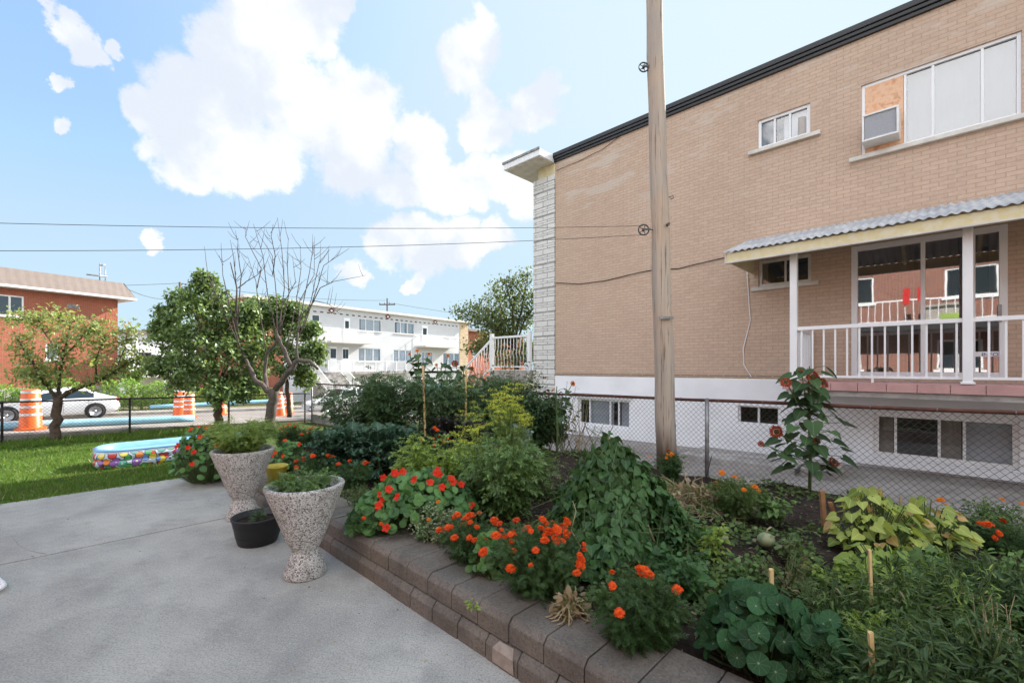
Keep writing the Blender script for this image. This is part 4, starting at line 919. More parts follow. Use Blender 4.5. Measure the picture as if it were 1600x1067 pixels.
# ------------------------------------------------------------------ cars
def sedan(label, loc, rz, paint, L_=4.6, W_=1.8, H_=1.46, group='cars parked along the street'):
    root = empty('parked_car', label, 'car', loc, rz)
    n = 40; vs = []; K = 11
    def prof(x):                                   # x 0 nose .. 1 tail: belt height, roof height
        belt = np.interp(x, [0, .03, .12, .27, .5, .82, .93, .985, 1], [.52, .64, .74, .86, .92, .98, .98, .92, .62])
        roof = np.interp(x, [0, .27, .42, .5, .62, .72, .84, .93, 1], [.0, .86, 1.34, 1.43, 1.46, 1.42, 1.14, .98, .0])
        wd = np.interp(x, [0, .02, .1, .3, .8, .95, 1], [.6, .74, .86, .9, .9, .84, .70])
        lo = np.interp(x, [0, .05, .9, 1], [.3, .2, .2, .36])
        return belt, max(roof, belt), wd, lo
    for i in range(n+1):
        x = i/n; b, r, wd, lo = prof(x); hw = wd*W_/1.8; tw = hw*(.98 if r-b < .03 else .98-.28*min(1, (r-b)/.5)); 
        sec = [(hw*.96, lo), (hw, lo+.2), (hw*1.01, b-.14), (hw*.97, b-.01), (tw, max(r-.06, b-.004)), (tw*.8, r), (0, r+.015)]
        full = sec+[(-y, z) for y, z in reversed(sec[:-1])]
        vs += [((x-.5)*L_, y, z*H_/1.46) for y, z in full]
    k = len(full); fs = [(i*k+j, i*k+j+1, (i+1)*k+j+1, (i+1)*k+j) for i in range(n) for j in range(k-1)]+[(i*k+k-1, i*k, (i+1)*k, (i+1)*k+k-1) for i in range(n)]
    fs += [tuple(range(k)), tuple(n*k+q for q in reversed(range(k)))]
    mb = MB(); mb.add(vs, fs, True); mb.build('body', paint, root)
    # side windows, screens
    for sgn in (1, -1):
        for xs in (((.36, .44, .52, .555), 1), ((.575, .64, .72, .79), 1)):
            mb = MB(); q = []
            for x in lin(xs[0][0], xs[0][3], 7):
                b, r, wd, lo = prof(x); hw = wd*W_/1.8; tw = hw*(.98-.28*min(1, (r-b)/.5)) if r-b > .03 else hw*.98
                f1, f2 = .08, .86
                q += [((x-.5)*L_, sgn*(hw*.97+(tw-hw*.97)*f+.012), ((b-.01)+(r-.06-b+.01)*f)*H_/1.46) for f in (f1, f2)]
            mb.add(q, [(2*i, 2*i+2, 2*i+3, 2*i+1) for i in range(6)]); mb.build('side_window', M['carglass'], root)
    for nm, xa, xb in (('windscreen', .285, .415), ('rear_window', .74, .85)):
        mb = MB(); q = []
        for x in (xa, xb):
            b, r, wd, lo = prof(x); hw = wd*W_/1.8; tw = hw*(.98 if r-b < .03 else .98-.28*min(1, (r-b)/.5))
            q += [((x-.5)*L_, s_*tw*.76, (r+.018)*H_/1.46) for s_ in (-1, 1)]
        mb.add([q[0], q[1], q[3], q[2]], [(0, 1, 2, 3)]); mb.build(nm, M['carglass'], root)
    for sgn in (1, -1):
        for xx in (.185, .80):
            X = (xx-.5)*L_; hw = W_/2
            mb = MB(); mb.lathe([(.0, 0), (.385, 0), (.385, .03), (0, .03)], 28); 
            a = [Vector((X+v[0], sgn*(hw*.985+v[2]), .34+v[1])) for v in mb.v]; m2 = MB(); m2.add(a, mb.f); m2.build('wheel_arch', M['black'], root)
            w_ = empty('wheel', None, None, (X, sgn*(hw*.9), .33)); w_.parent = root
            def ring(prof_, seg=32):
                mm = MB(); mm.lathe(prof_, seg); mm.v = [(v[0], sgn*v[2], v[1]) for v in mm.v]; return mm
            ring([(.20, -.06), (.31, -.06), (.33, -.03), (.33, .10), (.31, .135), (.235, .135), (.225, .12), (.2, .12)]).build('tyre', M['tyre'], w_)
            rm = ring([(.232, .13), (.215, .138), (.205, .11), (.2, .05)])
            for s5 in range(5):
                an = 2*math.pi*s5/5+.3; c, s_ = math.cos(an), math.sin(an); q = []
                for rr_, hw_ in ((.04, .045), (.215, .028)):
                    for t_ in (-1, 1): q += [(c*rr_-s_*hw_*t_, sgn*.125, s_*rr_+c*hw_*t_), (c*rr_-s_*hw_*t_, sgn*.08, s_*rr_+c*hw_*t_)]
                rm.add(q, [(0, 2, 6, 4), (1, 5, 7, 3), (0, 4, 5, 1), (2, 3, 7, 6)])
            rm.lathe([(.05, 0), (.05, .01), (0, .02)], 12); rm.v[-36:] = [(v[0], sgn*(.125+v[2]), v[1]) for v in rm.v[-36:]]
            rm.build('rim', M['alloy'], w_)
    for sgn in (1, -1):
        mb = MB(); mb.box(L_*.466, L_*.492, sgn*.5, sgn*.80, .78*H_/1.46, .92*H_/1.46); mb.build('tail_light', M['redlens'], root, bevel=.02)
        mb = MB(); mb.box(-L_*.49, -L_*.45, sgn*.45, sgn*.74, .56, .68); mb.build('headlight', M['chrome'], root, bevel=.02)
        mb = MB(); mb.box(-.16*L_-.1, -.16*L_+.08, sgn*.9, sgn*1.06, .93, 1.06); mb.build('mirror', paint, root, bevel=.03)
        for hx in (.54, .74): mb = MB(); mb.box((hx-.5)*L_, (hx-.5)*L_+.2, sgn*.912, sgn*.93, .80, .83); mb.build('door_handle', paint, root, bevel=.008)
    for sgn in (1, -1):
        mb = MB()
        for hx in (.345, .565, .75): mb.box((hx-.5)*L_-.004, (hx-.5)*L_+.004, sgn*.905, sgn*.912, .32, .88)
        mb.build('door_seam', M['black'], root)
    return root
vrot = math.atan2(EV.y, EV.x)
gc = 30.2; vc = (-1.45+1.3)/2+.15; cpos = P(-gc, vc, roadz(gc, vc)+.005)
sedan('white sedan parked across the street in front of the red brick house', cpos, vrot, M['carpaint'])
pos = at(528, 25, roadz(24.5, 10)); pos = at(540, 26.5, -1.07)
sedan('white car behind the green garden foliage in front of the white house steps', pos, vrot+.05, M['carpaint'], H_=1.5)
m, t = newmat('teal_car_paint'); finish(t, (.12, .30, .33), .25, spec=.6, **{'Coat Weight': .5}); M['teal'] = m
sedan('teal car roof showing between the bushes below the white balcony', at(672, 36, -1.25), vrot+.1, M['teal'])

# ------------------------------------------------------------------ traffic drums
def drum():
    root = empty('traffic_drum', '', 'traffic drum', (0, 0, 0)); Hh = 1.02; zz = [.0, .2, .29, .40, .49, .60, .69, .80, .88, 1.0]
    rad = lambda z: .215-.045*z
    mb = MB(); mb.lathe([(rad(0)+.005, .05), (rad(.05), .06), (rad(1), 1.0), (rad(1)-.03, 1.02), (0, 1.02)], 32); mb.build('barrel', M['orange'], root)
    for a, b in ((.36, .42), (.55, .61), (.73, .79), (.92, .985)):
        mb = MB(); mb.lathe([(rad(a)+.004, a), (rad(b)+.004, b)], 32); mb.f = mb.f[:32]; mb.sm = mb.sm[:32]; mb.build('reflective_band', M['refl'], root)
    mb = MB(); mb.lathe([(.30, 0), (.30, .045), (.23, .06), (0, .06)], 8, smooth=False); mb.build('base', M['orange'], root)
    return root
d0 = drum(); first = True
for (px, py, Y, rz, lean, lab, sc_) in ((48, 678, 11.3, .3, 0, 'orange traffic drum by the kerb beside the leftmost small tree', 1.0), (281, 641, 20.5, 1, .02, 'taller orange drum with a pinkish lower band left of the dense tree', 1.25),
        (296, 643, 19, 2, -.03, 'orange drum directly right of the pinkish one, left of the dense tree trunk', 1.02), (347, 649, 22, 3, .02, 'orange drum just right of the dense tree trunk', 1.02),
        (438, 655, 18.6, 4, .10, 'leaning orange drum partly behind the bare tree trunk', 1.02), (451, 644, 22, 5, 0, 'upright orange and white drum at the right of the bare tree', 1.02)):
    dd = d0 if first else copy_tree(d0); first = False
    pz = zat(py, Y); dd.location = at(px, Y, pz); dd.rotation_euler = (0, lean, rz); dd['label'] = lab; dd['group'] = 'orange traffic drums along the street'; dd.scale = (sc_,)*3
    g_, v_ = -toyard(dd.location)[0], toyard(dd.location)[1]; dd.location.z = roadz(g_, v_) if g_ > 17.3 else roadz(17, v_)+.125
# pale blue temporary pipe along the kerb
mb = MB(); v0 = vpx(-200, 16.75); v1 = vpx(303, 16.75); q = []
for i in range(30): v_ = v0-6+(v1-v0+6)*i/29; q.append(P(-16.75-.03*math.sin(i*.9), v_, roadz(17, v_)+.125+.10))
mb.tube(q, .10, 14); tag(mb.build('water_pipe', M['bluepipe']), 'pale blue temporary water pipe lying along the kerb outside the front fence', 'pipe')
mb = MB(); q = [P(-33.4, v_, -.75+.0*v_) for v_ in lin(4, 11.5, 8)]; mb.tube(q, .12, 10); tag(mb.build('water_pipe', M['bluepipe']), 'far light blue pipe along the opposite pavement behind the bare tree', 'pipe')
# ------------------------------------------------------------------ trees
def V3(*a): return np.array(a, float)
def tree(name, label, cat, base, limbs, trunk_r, leaf=None, nleaf=0, size=.07, cl=.28, bark='bark', tmpl=OVAL, twigs=True, group=None, seed=1, crown=None, flat=.8):
    """limbs: polylines of (x, y, z) from the base with start and end radius; leaves gather round the limb ends"""
    r_ = np.random.default_rng(seed); root = empty(name, label, cat, base, 0, group); mb = MB(); ends = []
    for pts, ra, rb, lv in limbs:
        n = len(pts); q = []
        for i in range(n-1):
            for k in range(4): t_ = k/4; q.append(Vector(pts[i]).lerp(Vector(pts[i+1]), t_))
        q.append(Vector(pts[-1])); q = [p+Vector(r_.normal(0, ra*.18, 3)) if 0 < i < len(q)-1 else p for i, p in enumerate(q)]
        mb.tube(q, [ra+(rb-ra)*(i/(len(q)-1)) for i in range(len(q))], 9)
        if lv: ends += q[len(q)//3:]
    if twigs and ends:
        allp = []
        for e in ends:
            for k in range(3):
                d = Vector(r_.normal(0, 1, 3)); d.z = abs(d.z)*.4+.05; d = d.normalized()*r_.uniform(.2, .55)*cl*1.8
                m_ = e+d*.5+Vector(r_.normal(0, .03, 3)); mb.tube([e, m_, e+d], [.010, .007, .003], 4, cap=False); allp += [m_, e+d]
        ends = ends+allp
    mb.build('trunk', M[bark], root)
    if nleaf:
        E = np.array([tuple(e) for e in ends]) if crown is None else crown(r_)
        idx = r_.integers(0, len(E), nleaf); off = r_.normal(0, 1, (nleaf, 3)); off = nrm(off)*(r_.uniform(0, 1, (nleaf, 1))**.6)*cl; off[:, 2] *= flat
        Pn = E[idx]+off; T = nrm(r_.normal(0, 1, (nleaf, 3)))+np.array([0, 0, -.5]); N = nrm(off+np.array([0, 0, .15]))+r_.normal(0, .5, (nleaf, 3))+np.array([0, 0, .5])
        link('crown', leafmesh('crown', Pn, T, N, r_.uniform(.6, 1.25, nleaf)*size, tmpl, L[leaf]), None, root)
    return root
def S(px, py, b, Y, dy=0.): return ((px-800)/700*(Y+dy)-b.x, dy, zat(py, Y+dy)-b.z)
# small spreading tree at the left
Y = 10.3; b = at(88, Y, 0); b.z = zat(692, Y)+.0
lim = [([S(88, 693, b, Y), S(87, 655, b, Y), S(90, 622, b, Y)], .10, .085, 0),
       ([S(90, 622, b, Y), S(120, 608, b, Y, .1), S(165, 590, b, Y, .2), S(195, 572, b, Y, .3), S(212, 560, b, Y, .4)], .06, .02, 1),
       ([S(90, 622, b, Y), S(93, 590, b, Y), S(97, 560, b, Y, -.1), S(105, 530, b, Y, .0)], .04, .015, 1),
       ([S(90, 625, b, Y), S(75, 605, b, Y, -.1), S(60, 585, b, Y, -.3), S(45, 555, b, Y, -.3), S(25, 528, b, Y, -.3)], .045, .012, 1),
       ([S(97, 560, b, Y), S(70, 520, b, Y, .3), S(60, 500, b, Y, .4), S(15, 500, b, Y, .3)], .018, .008, 1), ([S(97, 560, b, Y), S(130, 525, b, Y, -.3), S(150, 505, b, Y, -.3)], .018, .008, 1),
       ([S(150, 595, b, Y, .2), S(150, 560, b, Y, -.2), S(165, 525, b, Y, -.2)], .02, .008, 1), ([S(180, 580, b, Y), S(195, 545, b, Y, .2), S(200, 515, b, Y, .2)], .02, .006, 1),
       ([S(105, 530, b, Y), S(110, 505, b, Y, .3), S(75, 490, b, Y, .3)], .015, .006, 1), ([S(70, 600, b, Y), S(50, 580, b, Y), S(35, 590, b, Y)], .015, .006, 1)]
tree('small_tree', 'small spreading fruit tree with thin reddish leaves nearest the left edge', 'tree', b, lim, .1, 'apple', 5200, .085, .30, seed=3)
# thin twiggy bits right of it
Y = 12.6; b = at(205, Y, 0); b.z = zat(650, Y)
# dense round tree
Y = 12.2; b = at(342, Y); b.z = zat(668, Y)
def blobs(lst, b, Y, k=60):
    def f(r_):
        out = []
        for (px, py, rp, dy) in lst:
            c = V3(*S(px, py, b, Y, dy)); rm = rp/700*Y; d = nrm(r_.normal(0, 1, (k, 3))); out.append(c+d*rm*(r_.uniform(.55, 1, (k, 1))))
        return np.concatenate(out)
    return f
lim = [([S(343, 672, b, Y), S(340, 640, b, Y), S(333, 600, b, Y)], .11, .085, 0)]+[([S(336, 610, b, Y), S(x1, y1, b, Y, d/2), S(x2, y2, b, Y, d)], .05, .012, 0) for x1, y1, x2, y2, d in
       ((310, 560, 265, 520, .4), (335, 540, 325, 460, 0), (360, 560, 390, 500, .4), (320, 580, 260, 570, -.4), (350, 590, 385, 570, -.3), (330, 560, 300, 480, -.5))]
tree('dense_tree', 'dense round leafy tree with a dark straight trunk left of the bare tree', 'tree', b, lim, .11, 'tree', 21000, .115, .2,
     crown=blobs([(325, 465, 30, 0), (300, 500, 42, -.3), (350, 505, 42, .2), (268, 545, 36, 0), (255, 515, 18, .2), (310, 560, 42, -.5), (355, 560, 42, 0), (385, 535, 30, .3), (290, 590, 26, .2), (370, 605, 24, 0), (325, 500, 45, .6), (245, 570, 14, 0), (320, 440, 13, 0), (285, 470, 18, .2), (385, 490, 18, .3), (340, 610, 18, -.5), (262, 490, 12, 0)], b, Y), seed=5, flat=.9)
# leafy crown behind the bare tree
Y = 13.6; b = at(452, Y); b.z = zat(650, Y)
lim = [([S(452, 652, b, Y), S(450, 620, b, Y), S(445, 580, b, Y)], .07, .05, 0)]+[([S(447, 590, b, Y), S(x, y, b, Y, d)], .03, .01, 0) for x, y, d in ((410, 530, .3), (460, 520, -.3), (480, 560, 0), (430, 560, .4))]
tree('leafy_tree', 'broad leafy tree with lighter glossy leaves directly behind the bare tree', 'tree', b, lim, .09, 'tree', 13000, .12, .2,
     crown=blobs([(430, 482, 20, 0), (462, 486, 16, .2), (398, 482, 18, 0), (485, 515, 14, 0), (420, 510, 28, 0), (460, 525, 28, .2), (480, 560, 22, 0), (440, 560, 28, -.3), (400, 560, 26, .3), (425, 490, 18, 0), (475, 590, 14, .2), (455, 495, 16, .3), (395, 590, 18, 0), (495, 545, 12, 0), (405, 500, 20, .3)], b, Y), seed=6)
# bare tree
Y = 11.9; b = at(424, Y); b.z = zat(672, Y); rr = random.Random(11)
lim = [([S(422, 676, b, Y), S(424, 640, b, Y), S(430, 608, b, Y)], .135, .12, 0),
       ([S(426, 615, b, Y), S(412, 605, b, Y), S(398, 592, b, Y, .1), S(385, 565, b, Y, .2), S(376, 545, b, Y, .2)], .075, .045, 0),
       ([S(376, 545, b, Y, .2), S(368, 500, b, Y, .2), S(370, 450, b, Y, .2), S(360, 410, b, Y, .2)], .035, .012, 0),
       ([S(430, 610, b, Y), S(440, 595, b, Y, -.2), S(455, 575, b, Y, -.3), S(465, 562, b, Y, -.3), S(485, 565, b, Y, -.4), S(497, 577, b, Y, -.4)], .085, .035, 0),
       ([S(418, 608, b, Y), S(413, 580, b, Y, .3), S(418, 552, b, Y, .3), S(437, 525, b, Y, .2)], .055, .03, 0),
       ([S(455, 575, b, Y, -.2), S(446, 552, b, Y, -.2), S(433, 525, b, Y, -.2), S(432, 515, b, Y, -.2)], .06, .035, 0),
       ([S(465, 562, b, Y, -.3), S(463, 545, b, Y, -.3), S(466, 520, b, Y, -.2)], .045, .02, 0)]
tips = [((376, 545), (345, 480), (325, 430), (319, 385)), ((376, 545), (362, 490), (350, 430), (347, 380)), ((372, 520), (372, 450), (365, 400), (358, 375)), ((370, 500), (378, 430), (372, 390), (371, 372)),
        ((433, 520), (418, 460), (412, 400), (395, 350)), ((433, 520), (430, 460), (425, 400), (398, 358)), ((434, 520), (445, 450), (440, 390), (433, 340)), ((440, 515), (450, 460), (448, 410), (451, 372)),
        ((446, 552), (460, 480), (470, 420), (470, 385)), ((466, 530), (475, 470), (485, 410), (491, 378)), ((466, 530), (485, 470), (500, 410), (514, 390)), ((470, 520), (495, 450), (505, 415), (545, 388)),
        ((466, 530), (470, 470), (492, 430), (490, 370)), ((480, 490), (500, 450), (520, 440), (572, 430)), ((418, 552), (405, 480), (400, 440), (385, 400)), ((400, 450), (410, 420), (385, 370), (388, 345)),
        ((372, 450), (385, 440), (400, 430), (415, 415)), ((437, 525), (440, 480), (462, 440), (455, 400)), ((465, 500), (490, 470), (515, 475), (530, 490)), ((366, 470), (350, 455), (335, 470), (330, 480)), ((425, 430), (430, 400), (422, 370), (425, 350))]
bt = list(lim)
for k, tp in enumerate(tips):
    d = rr.uniform(-.6, .6); pts = [S(x+rr.uniform(-2, 2), y, b, Y, d*(i/3)) for i, (x, y) in enumerate(tp)]; bt.append((pts, .015, .004, 0))
    for j in range(5):
        i = rr.choice((1, 2)); f_ = rr.random(); x = tp[i][0]+(tp[i+1 if i < 3 else 3][0]-tp[i][0])*f_; y = tp[i][1]+(tp[min(i+1, 3)][1]-tp[i][1])*f_; L2 = rr.uniform(12, 34); a_ = rr.uniform(-1.0, 1.0)
        bt.append(([S(x, y, b, Y, d*.6), S(x+math.sin(a_)*L2*.5, y-math.cos(a_)*L2*.5+2, b, Y, d*.7), S(x+math.sin(a_)*L2, y-math.cos(a_)*L2, b, Y, d*.9+rr.uniform(-.2, .2))], .007, .003, 0))
tree('bare_tree', 'leafless pruned tree with long thin upright twigs above the far flower pots', 'tree', b, bt, .13, bark='limb', twigs=False)
# airy tree past the corner of the tan house
Y = 22; b = at(805, Y); b.z = -.9
lim = [([S(812, 640, b, Y), S(806, 560, b, Y), S(800, 520, b, Y)], .16, .12, 0)]+[([S(803, 545, b, Y), S(x1, y1, b, Y, d/2), S(x2, y2, b, Y, d)], .06, .02, 1) for x1, y1, x2, y2, d in
      ((775, 545, 735, 545, .3), (815, 560, 770, 565, -.6), (830, 540, 835, 560, .2), (780, 500, 745, 480, .6), (800, 480, 790, 440, 0), (770, 505, 720, 488, -.4), (815, 480, 825, 430, .5), (790, 500, 775, 455, 1.2), (785, 520, 750, 505, -.9), (820, 500, 850, 460, .6), (790, 530, 760, 530, .5))]
tree('airy_tree', 'airy green tree rising behind the white stair railing beside the tan house corner', 'tree', b, lim, .16, 'treeb', 8500, .15, .62, seed=9)
# background greenery between houses
for (px, Y, zt, w_, lab, sd_) in ((205, 37, 3.3, 1.6, 'loose green tree in front of the pale grey house', 12),):
    b = at(px, Y, -1.2); tree('street_tree', lab, 'tree', b, [([(0, 0, 0), (0, 0, 1.6)], .1, .08, 0)]+[([(0, 0, 1.4), (math.cos(a_)*w_*.6, math.sin(a_)*w_*.6, 2.6+.5*math.sin(a_*3))], .04, .02, 1) for a_ in lin(0, 6, 7)], .1, 'hedge', 2500, .14, .5, seed=sd_)
def hedge(label, g0, g1, v0, v1, z0, z1, n, sd_, leaf='hedge', size=.11, dg=.45):
    r_ = np.random.default_rng(sd_); root = empty('hedge', label, 'hedge', P(-(g0+g1)/2, v0, z0), ROT)
    ln = v1-v0; x = r_.uniform(-dg, dg, n); y = r_.uniform(0, ln, n); z = r_.uniform(0, 1, n)**.8*(z1-z0)*(1+.12*np.sin(y*2.1)+.08*np.sin(y*5.3+1)); 
    x = x*(1+.2*np.sin(y*3.3)); Pn = np.stack([x, y, z], 1); T = r_.normal(0, 1, (n, 3)); N = r_.normal(0, .6, (n, 3))+np.stack([np.sign(x)*.6, 0*x, .6+0*x], 1)
    link('foliage', leafmesh('foliage', Pn, T, N, r_.uniform(.6, 1.3, n)*size, OVAL, L[leaf]), None, root)
    mb = MB()
    for k in range(int(ln/.5)): yy = .25+k*.5; mb.tube([(0, yy, -.1), (r_.uniform(-.1, .1), yy+.1, (z1-z0)*.7)], [.025, .01], 5)
    mb.build('stem', M['twig'], root)
hedge('bright green hedge behind the parked white sedan, left part', 35.0, 35.0, -6.5, 1.7, -.85, .75, 9000, 21, dg=.6)
hedge('bright green hedge right of the sedan, left of the dense tree', 35.0, 35.0, 2.0, 6.2, -.95, .75, 5500, 22, dg=.6)
hedge('low green hedge behind the traffic drums and bare tree', 36.5, 36.5, 6.4, 12, -1.0, .1, 4000, 23, dg=.5)

# ------------------------------------------------------------------ garden plants
GZ = .2
def stems_(r_, n, h, sp, lean=(0, 0), base=.04, droop=.0, flatten=.35):
    out = []
    for i in range(n):
        a = r_.uniform(0, 2*math.pi); q = math.sqrt(r_.uniform(.0, 1)); o_ = sp*q; hh = h*(1-flatten*q*q)*r_.uniform(.78, 1.02)
        d = np.array([math.cos(a), math.sin(a)]); pts = []
        for k in range(6):
            t_ = k/5; xy = d*(base*q+o_*t_**1.25)+np.array(lean)*t_**1.5+r_.normal(0, .012, 2)*t_; pts.append((xy[0], xy[1], hh*(t_-droop*t_*t_)/(1-droop)))
        out.append(np.array(pts))
    return out
def plant(name, label, cat, base, h, sp, leaf, tmpl=OVAL, size=.08, n=14, per=30, pr=.10, t0=.15, up=.8, tilt=.5, out=.7, dz=0., stemr=.006, stem='stem', fl=None, group=None, seed=1, lean=(0, 0), flatten=.35, droop=0., parent=None, taper=.3, extra=None):
    r_ = np.random.default_rng(seed); root = empty(name, label, cat, base, 0, group); st = stems_(r_, n, h, sp, lean, droop=droop, flatten=flatten)
    mb = MB()
    for s in st: mb.tube([tuple(p) for p in s], [stemr*(1-.6*k/5) for k in range(6)], 5, cap=False)
    mb.build('stem', M[stem], root)
    m_ = n*per; si = r_.integers(0, n, m_); tt = t0+(1-t0)*r_.uniform(0, 1, m_)**.8; A = np.array(st); f = tt*5; i0 = np.minimum(f.astype(int), 4); fr = (f-i0)[:, None]
    Pn = A[si, i0]*(1-fr)+A[si, i0+1]*fr; off = nrm(r_.normal(0, 1, (m_, 3)))*(r_.uniform(.1, 1, (m_, 1))*pr); off[:, 2] *= .6
    Pn = Pn+off; Pn[:, 2] = np.maximum(Pn[:, 2], .015)
    rad = Pn.copy(); rad[:, 2] = 0; rad = nrm(rad); T = nrm(off)*.6+rad*out+r_.normal(0, .35, (m_, 3)); T[:, 2] += dz; N = np.array([0, 0, up])+rad*.35+r_.normal(0, tilt*.5, (m_, 3))
    Sz = r_.uniform(.6, 1.2, m_)*size*(1-taper*tt)
    link('foliage', leafmesh('foliage', Pn, T, N, Sz, tmpl, L[leaf]), None, root)
    if fl:
        me, cnt, zf = fl; tip = [s[-1] for s in st]; done = 0
        order = list(range(len(tip)))
        for k in range(cnt):
            p = tip[order[k % len(tip)]]+r_.normal(0, pr*.55, 3)*np.array([1, 1, .35]); p[2] = max(p[2], h*.3)+zf
            me_ = me[k % len(me)] if isinstance(me, (list, tuple)) else me
            rd = np.array([p[0], p[1]]); 
            o = link('flower', me_, None, root, tuple(p)); o.rotation_euler = (r_.uniform(.1, .9), 0, math.atan2(rd[0], -rd[1])*.35+r_.uniform(-.9, .9)); s_ = r_.uniform(.5, 1.2); o.scale = (s_,)*3
    if extra: extra(root, st, r_)
    return root
def flower_mesh(kind, r, m1, m2=None, seed=0):
    rr = random.Random(seed); V = []; F = []; mi = []
    def petal_(a, r0, r1, wd, z0, z1, mt=0):
        b_ = len(V); c, s = math.cos(a), math.sin(a)
        for x, y, z in ((r0, 0, z0), ((r0+r1)*.55, wd, (z0+z1)/2+.1*r), (r1, wd*.5, z1), (r1, -wd*.5, z1), ((r0+r1)*.55, -wd, (z0+z1)/2+.1*r)): V.append((x*c-y*s, x*s+y*c, z))
        F.append((b_, b_+1, b_+2, b_+3, b_+4)); mi.append(mt)
    if kind == 'pom':
        for ly, (cnt, r0, r1, z0, z1) in enumerate(((11, .15, 1., .0, -.05), (10, .1, .85, .1, .25), (8, .05, .6, .2, .45), (6, 0, .35, .3, .55))):
            for k in range(cnt): petal_(2*math.pi*(k+.5*ly)/cnt+rr.uniform(-.15, .15), r0*r, r1*r*rr.uniform(.88, 1.1), r*.26, z0*r, (z1+rr.uniform(-.08, .08))*r)
    elif kind == 'nast':
        for k in range(5): petal_(2*math.pi*k/5+rr.uniform(-.1, .1), 0, r, r*.42, -.25*r, .15*r*rr.uniform(.2, 1.6))
    elif kind == 'sun':
        for ly in range(2):
            for k in range(17): petal_(2*math.pi*(k+.5*ly)/17+rr.uniform(-.05, .05), .38*r, r*rr.uniform(.8, 1.1), r*.13, .02*r*ly, (.08-.18*ly)*r)
        b_ = len(V); n = 16; V.append((0, 0, .17*r)); F_n = []
        for q in (.25, .42):
            for k in range(n): V.append((q*r*math.cos(2*math.pi*k/n), q*r*math.sin(2*math.pi*k/n), (.17-.3*q*q)*r))
        for k in range(n): F.append((b_, b_+1+k, b_+1+(k+1) % n)); mi.append(1); F.append((b_+1+k, b_+1+n+k, b_+1+n+(k+1) % n, b_+1+(k+1) % n)); mi.append(1)
        for k in range(n): V.append((.3*r*math.cos(2*math.pi*k/n), .3*r*math.sin(2*math.pi*k/n), -.15*r))
        for k in range(n): F.append((b_+1+n+k, b_+1+2*n+k, b_+1+2*n+(k+1) % n, b_+1+n+(k+1) % n)); mi.append(2)
    me = bpy.data.meshes.new('flower'); me.from_pydata(V, [], F); me.materials.append(m1)
    if m2: me.materials.append(m2); me.materials.append(L['sun'])
    me.polygons.foreach_set('material_index', mi); me.update(); return me
FM = {'mo': [flower_mesh('pom', .026+.003*k, F_['orange'], seed=k) for k in range(3)], 'my': [flower_mesh('pom', .028, F_['yellow'], seed=k) for k in range(2)], 'mb': [flower_mesh('pom', .027, F_['orange'], seed=8), flower_mesh('pom', .024, F_['yellow'], seed=9)],
      'nr': [flower_mesh('nast', .034, F_['red'], seed=k) for k in range(3)], 'no': [flower_mesh('nast', .03, F_['red'], seed=4), flower_mesh('nast', .03, F_['orange'], seed=5)],
      'sd': [flower_mesh('sun', .085, F_['maroon'], F_['seed'])], 'sy': [flower_mesh('sun', .075, F_['yellow'], F_['seed'])], 'pk': [flower_mesh('pom', .022, F_['pink'])]}
def spot(px, yb, yt, hw, z=GZ):
    """base point on the bed, height and half width in metres"""
    b = ray(px, yb, z); Y = b.y; return b, max(.08, zat(yt, Y)-z), hw/700*Y
def pl(name, label, cat, px, yb, yt, hw, leaf, group=None, z=GZ, hs=1., **k):
    b, h, r = spot(px, yb, yt, hw, z); return plant(name, label, cat, b, h*hs, r, leaf, group=group, seed=int(px*7+yb), **k)
# tall plants at the back
G1 = 'tomato plants at the back of the garden'
TK = dict(tmpl=TOM, size=.16, per=66, pr=.18, tilt=.9, up=.6, dz=-.35, stemr=.008, flatten=.12)
pl('tomato_plant', 'bushy tomato plant at the left end of the tall row, before the white car', 'plant', 562, 706, 586, 58, 'tomato', G1, n=38, **TK)
pl('tomato_plant', 'dark tomato plant left of the first yellow stake', 'plant', 612, 712, 576, 48, 'tomato', G1, n=36, **TK)
pl('tomato_plant', 'tall tomato plant growing between the two yellow stakes', 'plant', 690, 714, 578, 52, 'tomato', G1, n=30, **TK)
pl('tomato_plant', 'tomato plant just left of the yellow dill head', 'plant', 738, 706, 582, 44, 'tomato', G1, n=24, **TK)
pl('dahlia_plant', 'dense dark leafy plant right of the yellow dill by the side fence', 'plant', 845, 700, 592, 40, 'sun', n=30, tmpl=OVAL, size=.12, per=70, pr=.17, tilt=.9, dz=-.3)
pl('dahlia_plant', 'dark leafy plant behind the dill head', 'plant', 800, 690, 592, 46, 'tomato', n=28, tmpl=OVAL, size=.11, per=62, pr=.17, tilt=.9, dz=-.2)
pl('aster_plant', 'leggy brownish plant with dusty pink seed heads in front of the stone pier', 'plant', 800, 690, 560, 56, 'aster', n=46, tmpl=OVAL, size=.085, per=26, pr=.10, fl=(FM['pk'], 30, .02), flatten=.15)
pl('leggy_plant', 'thin leggy plant with small leaves right of the dark dahlia by the fence', 'plant', 878, 705, 592, 26, 'sun', n=9, tmpl=OVAL, size=.075, per=10, pr=.07, flatten=.1, fl=(FM['sy'], 1, .03))
pl('spindly_plant', 'spindly dry plant with pale stems beside the bamboo lattice', 'plant', 905, 712, 615, 26, 'aster', n=8, tmpl=OVAL, size=.05, per=8, pr=.06, flatten=.1, stem='drystem')
pl('tomato_plant', 'tomato plant directly behind the yellow dill head, its top against the stair railing', 'plant', 772, 694, 580, 44, 'tomato', G1, n=30, **TK)
pl('dahlia_plant', 'dark leafy plant nearest the corner of the tan house, half hiding the left basement window', 'plant', 872, 696, 612, 30, 'sun', n=22, tmpl=OVAL, size=.10, per=50, pr=.14, tilt=.9, dz=-.3)
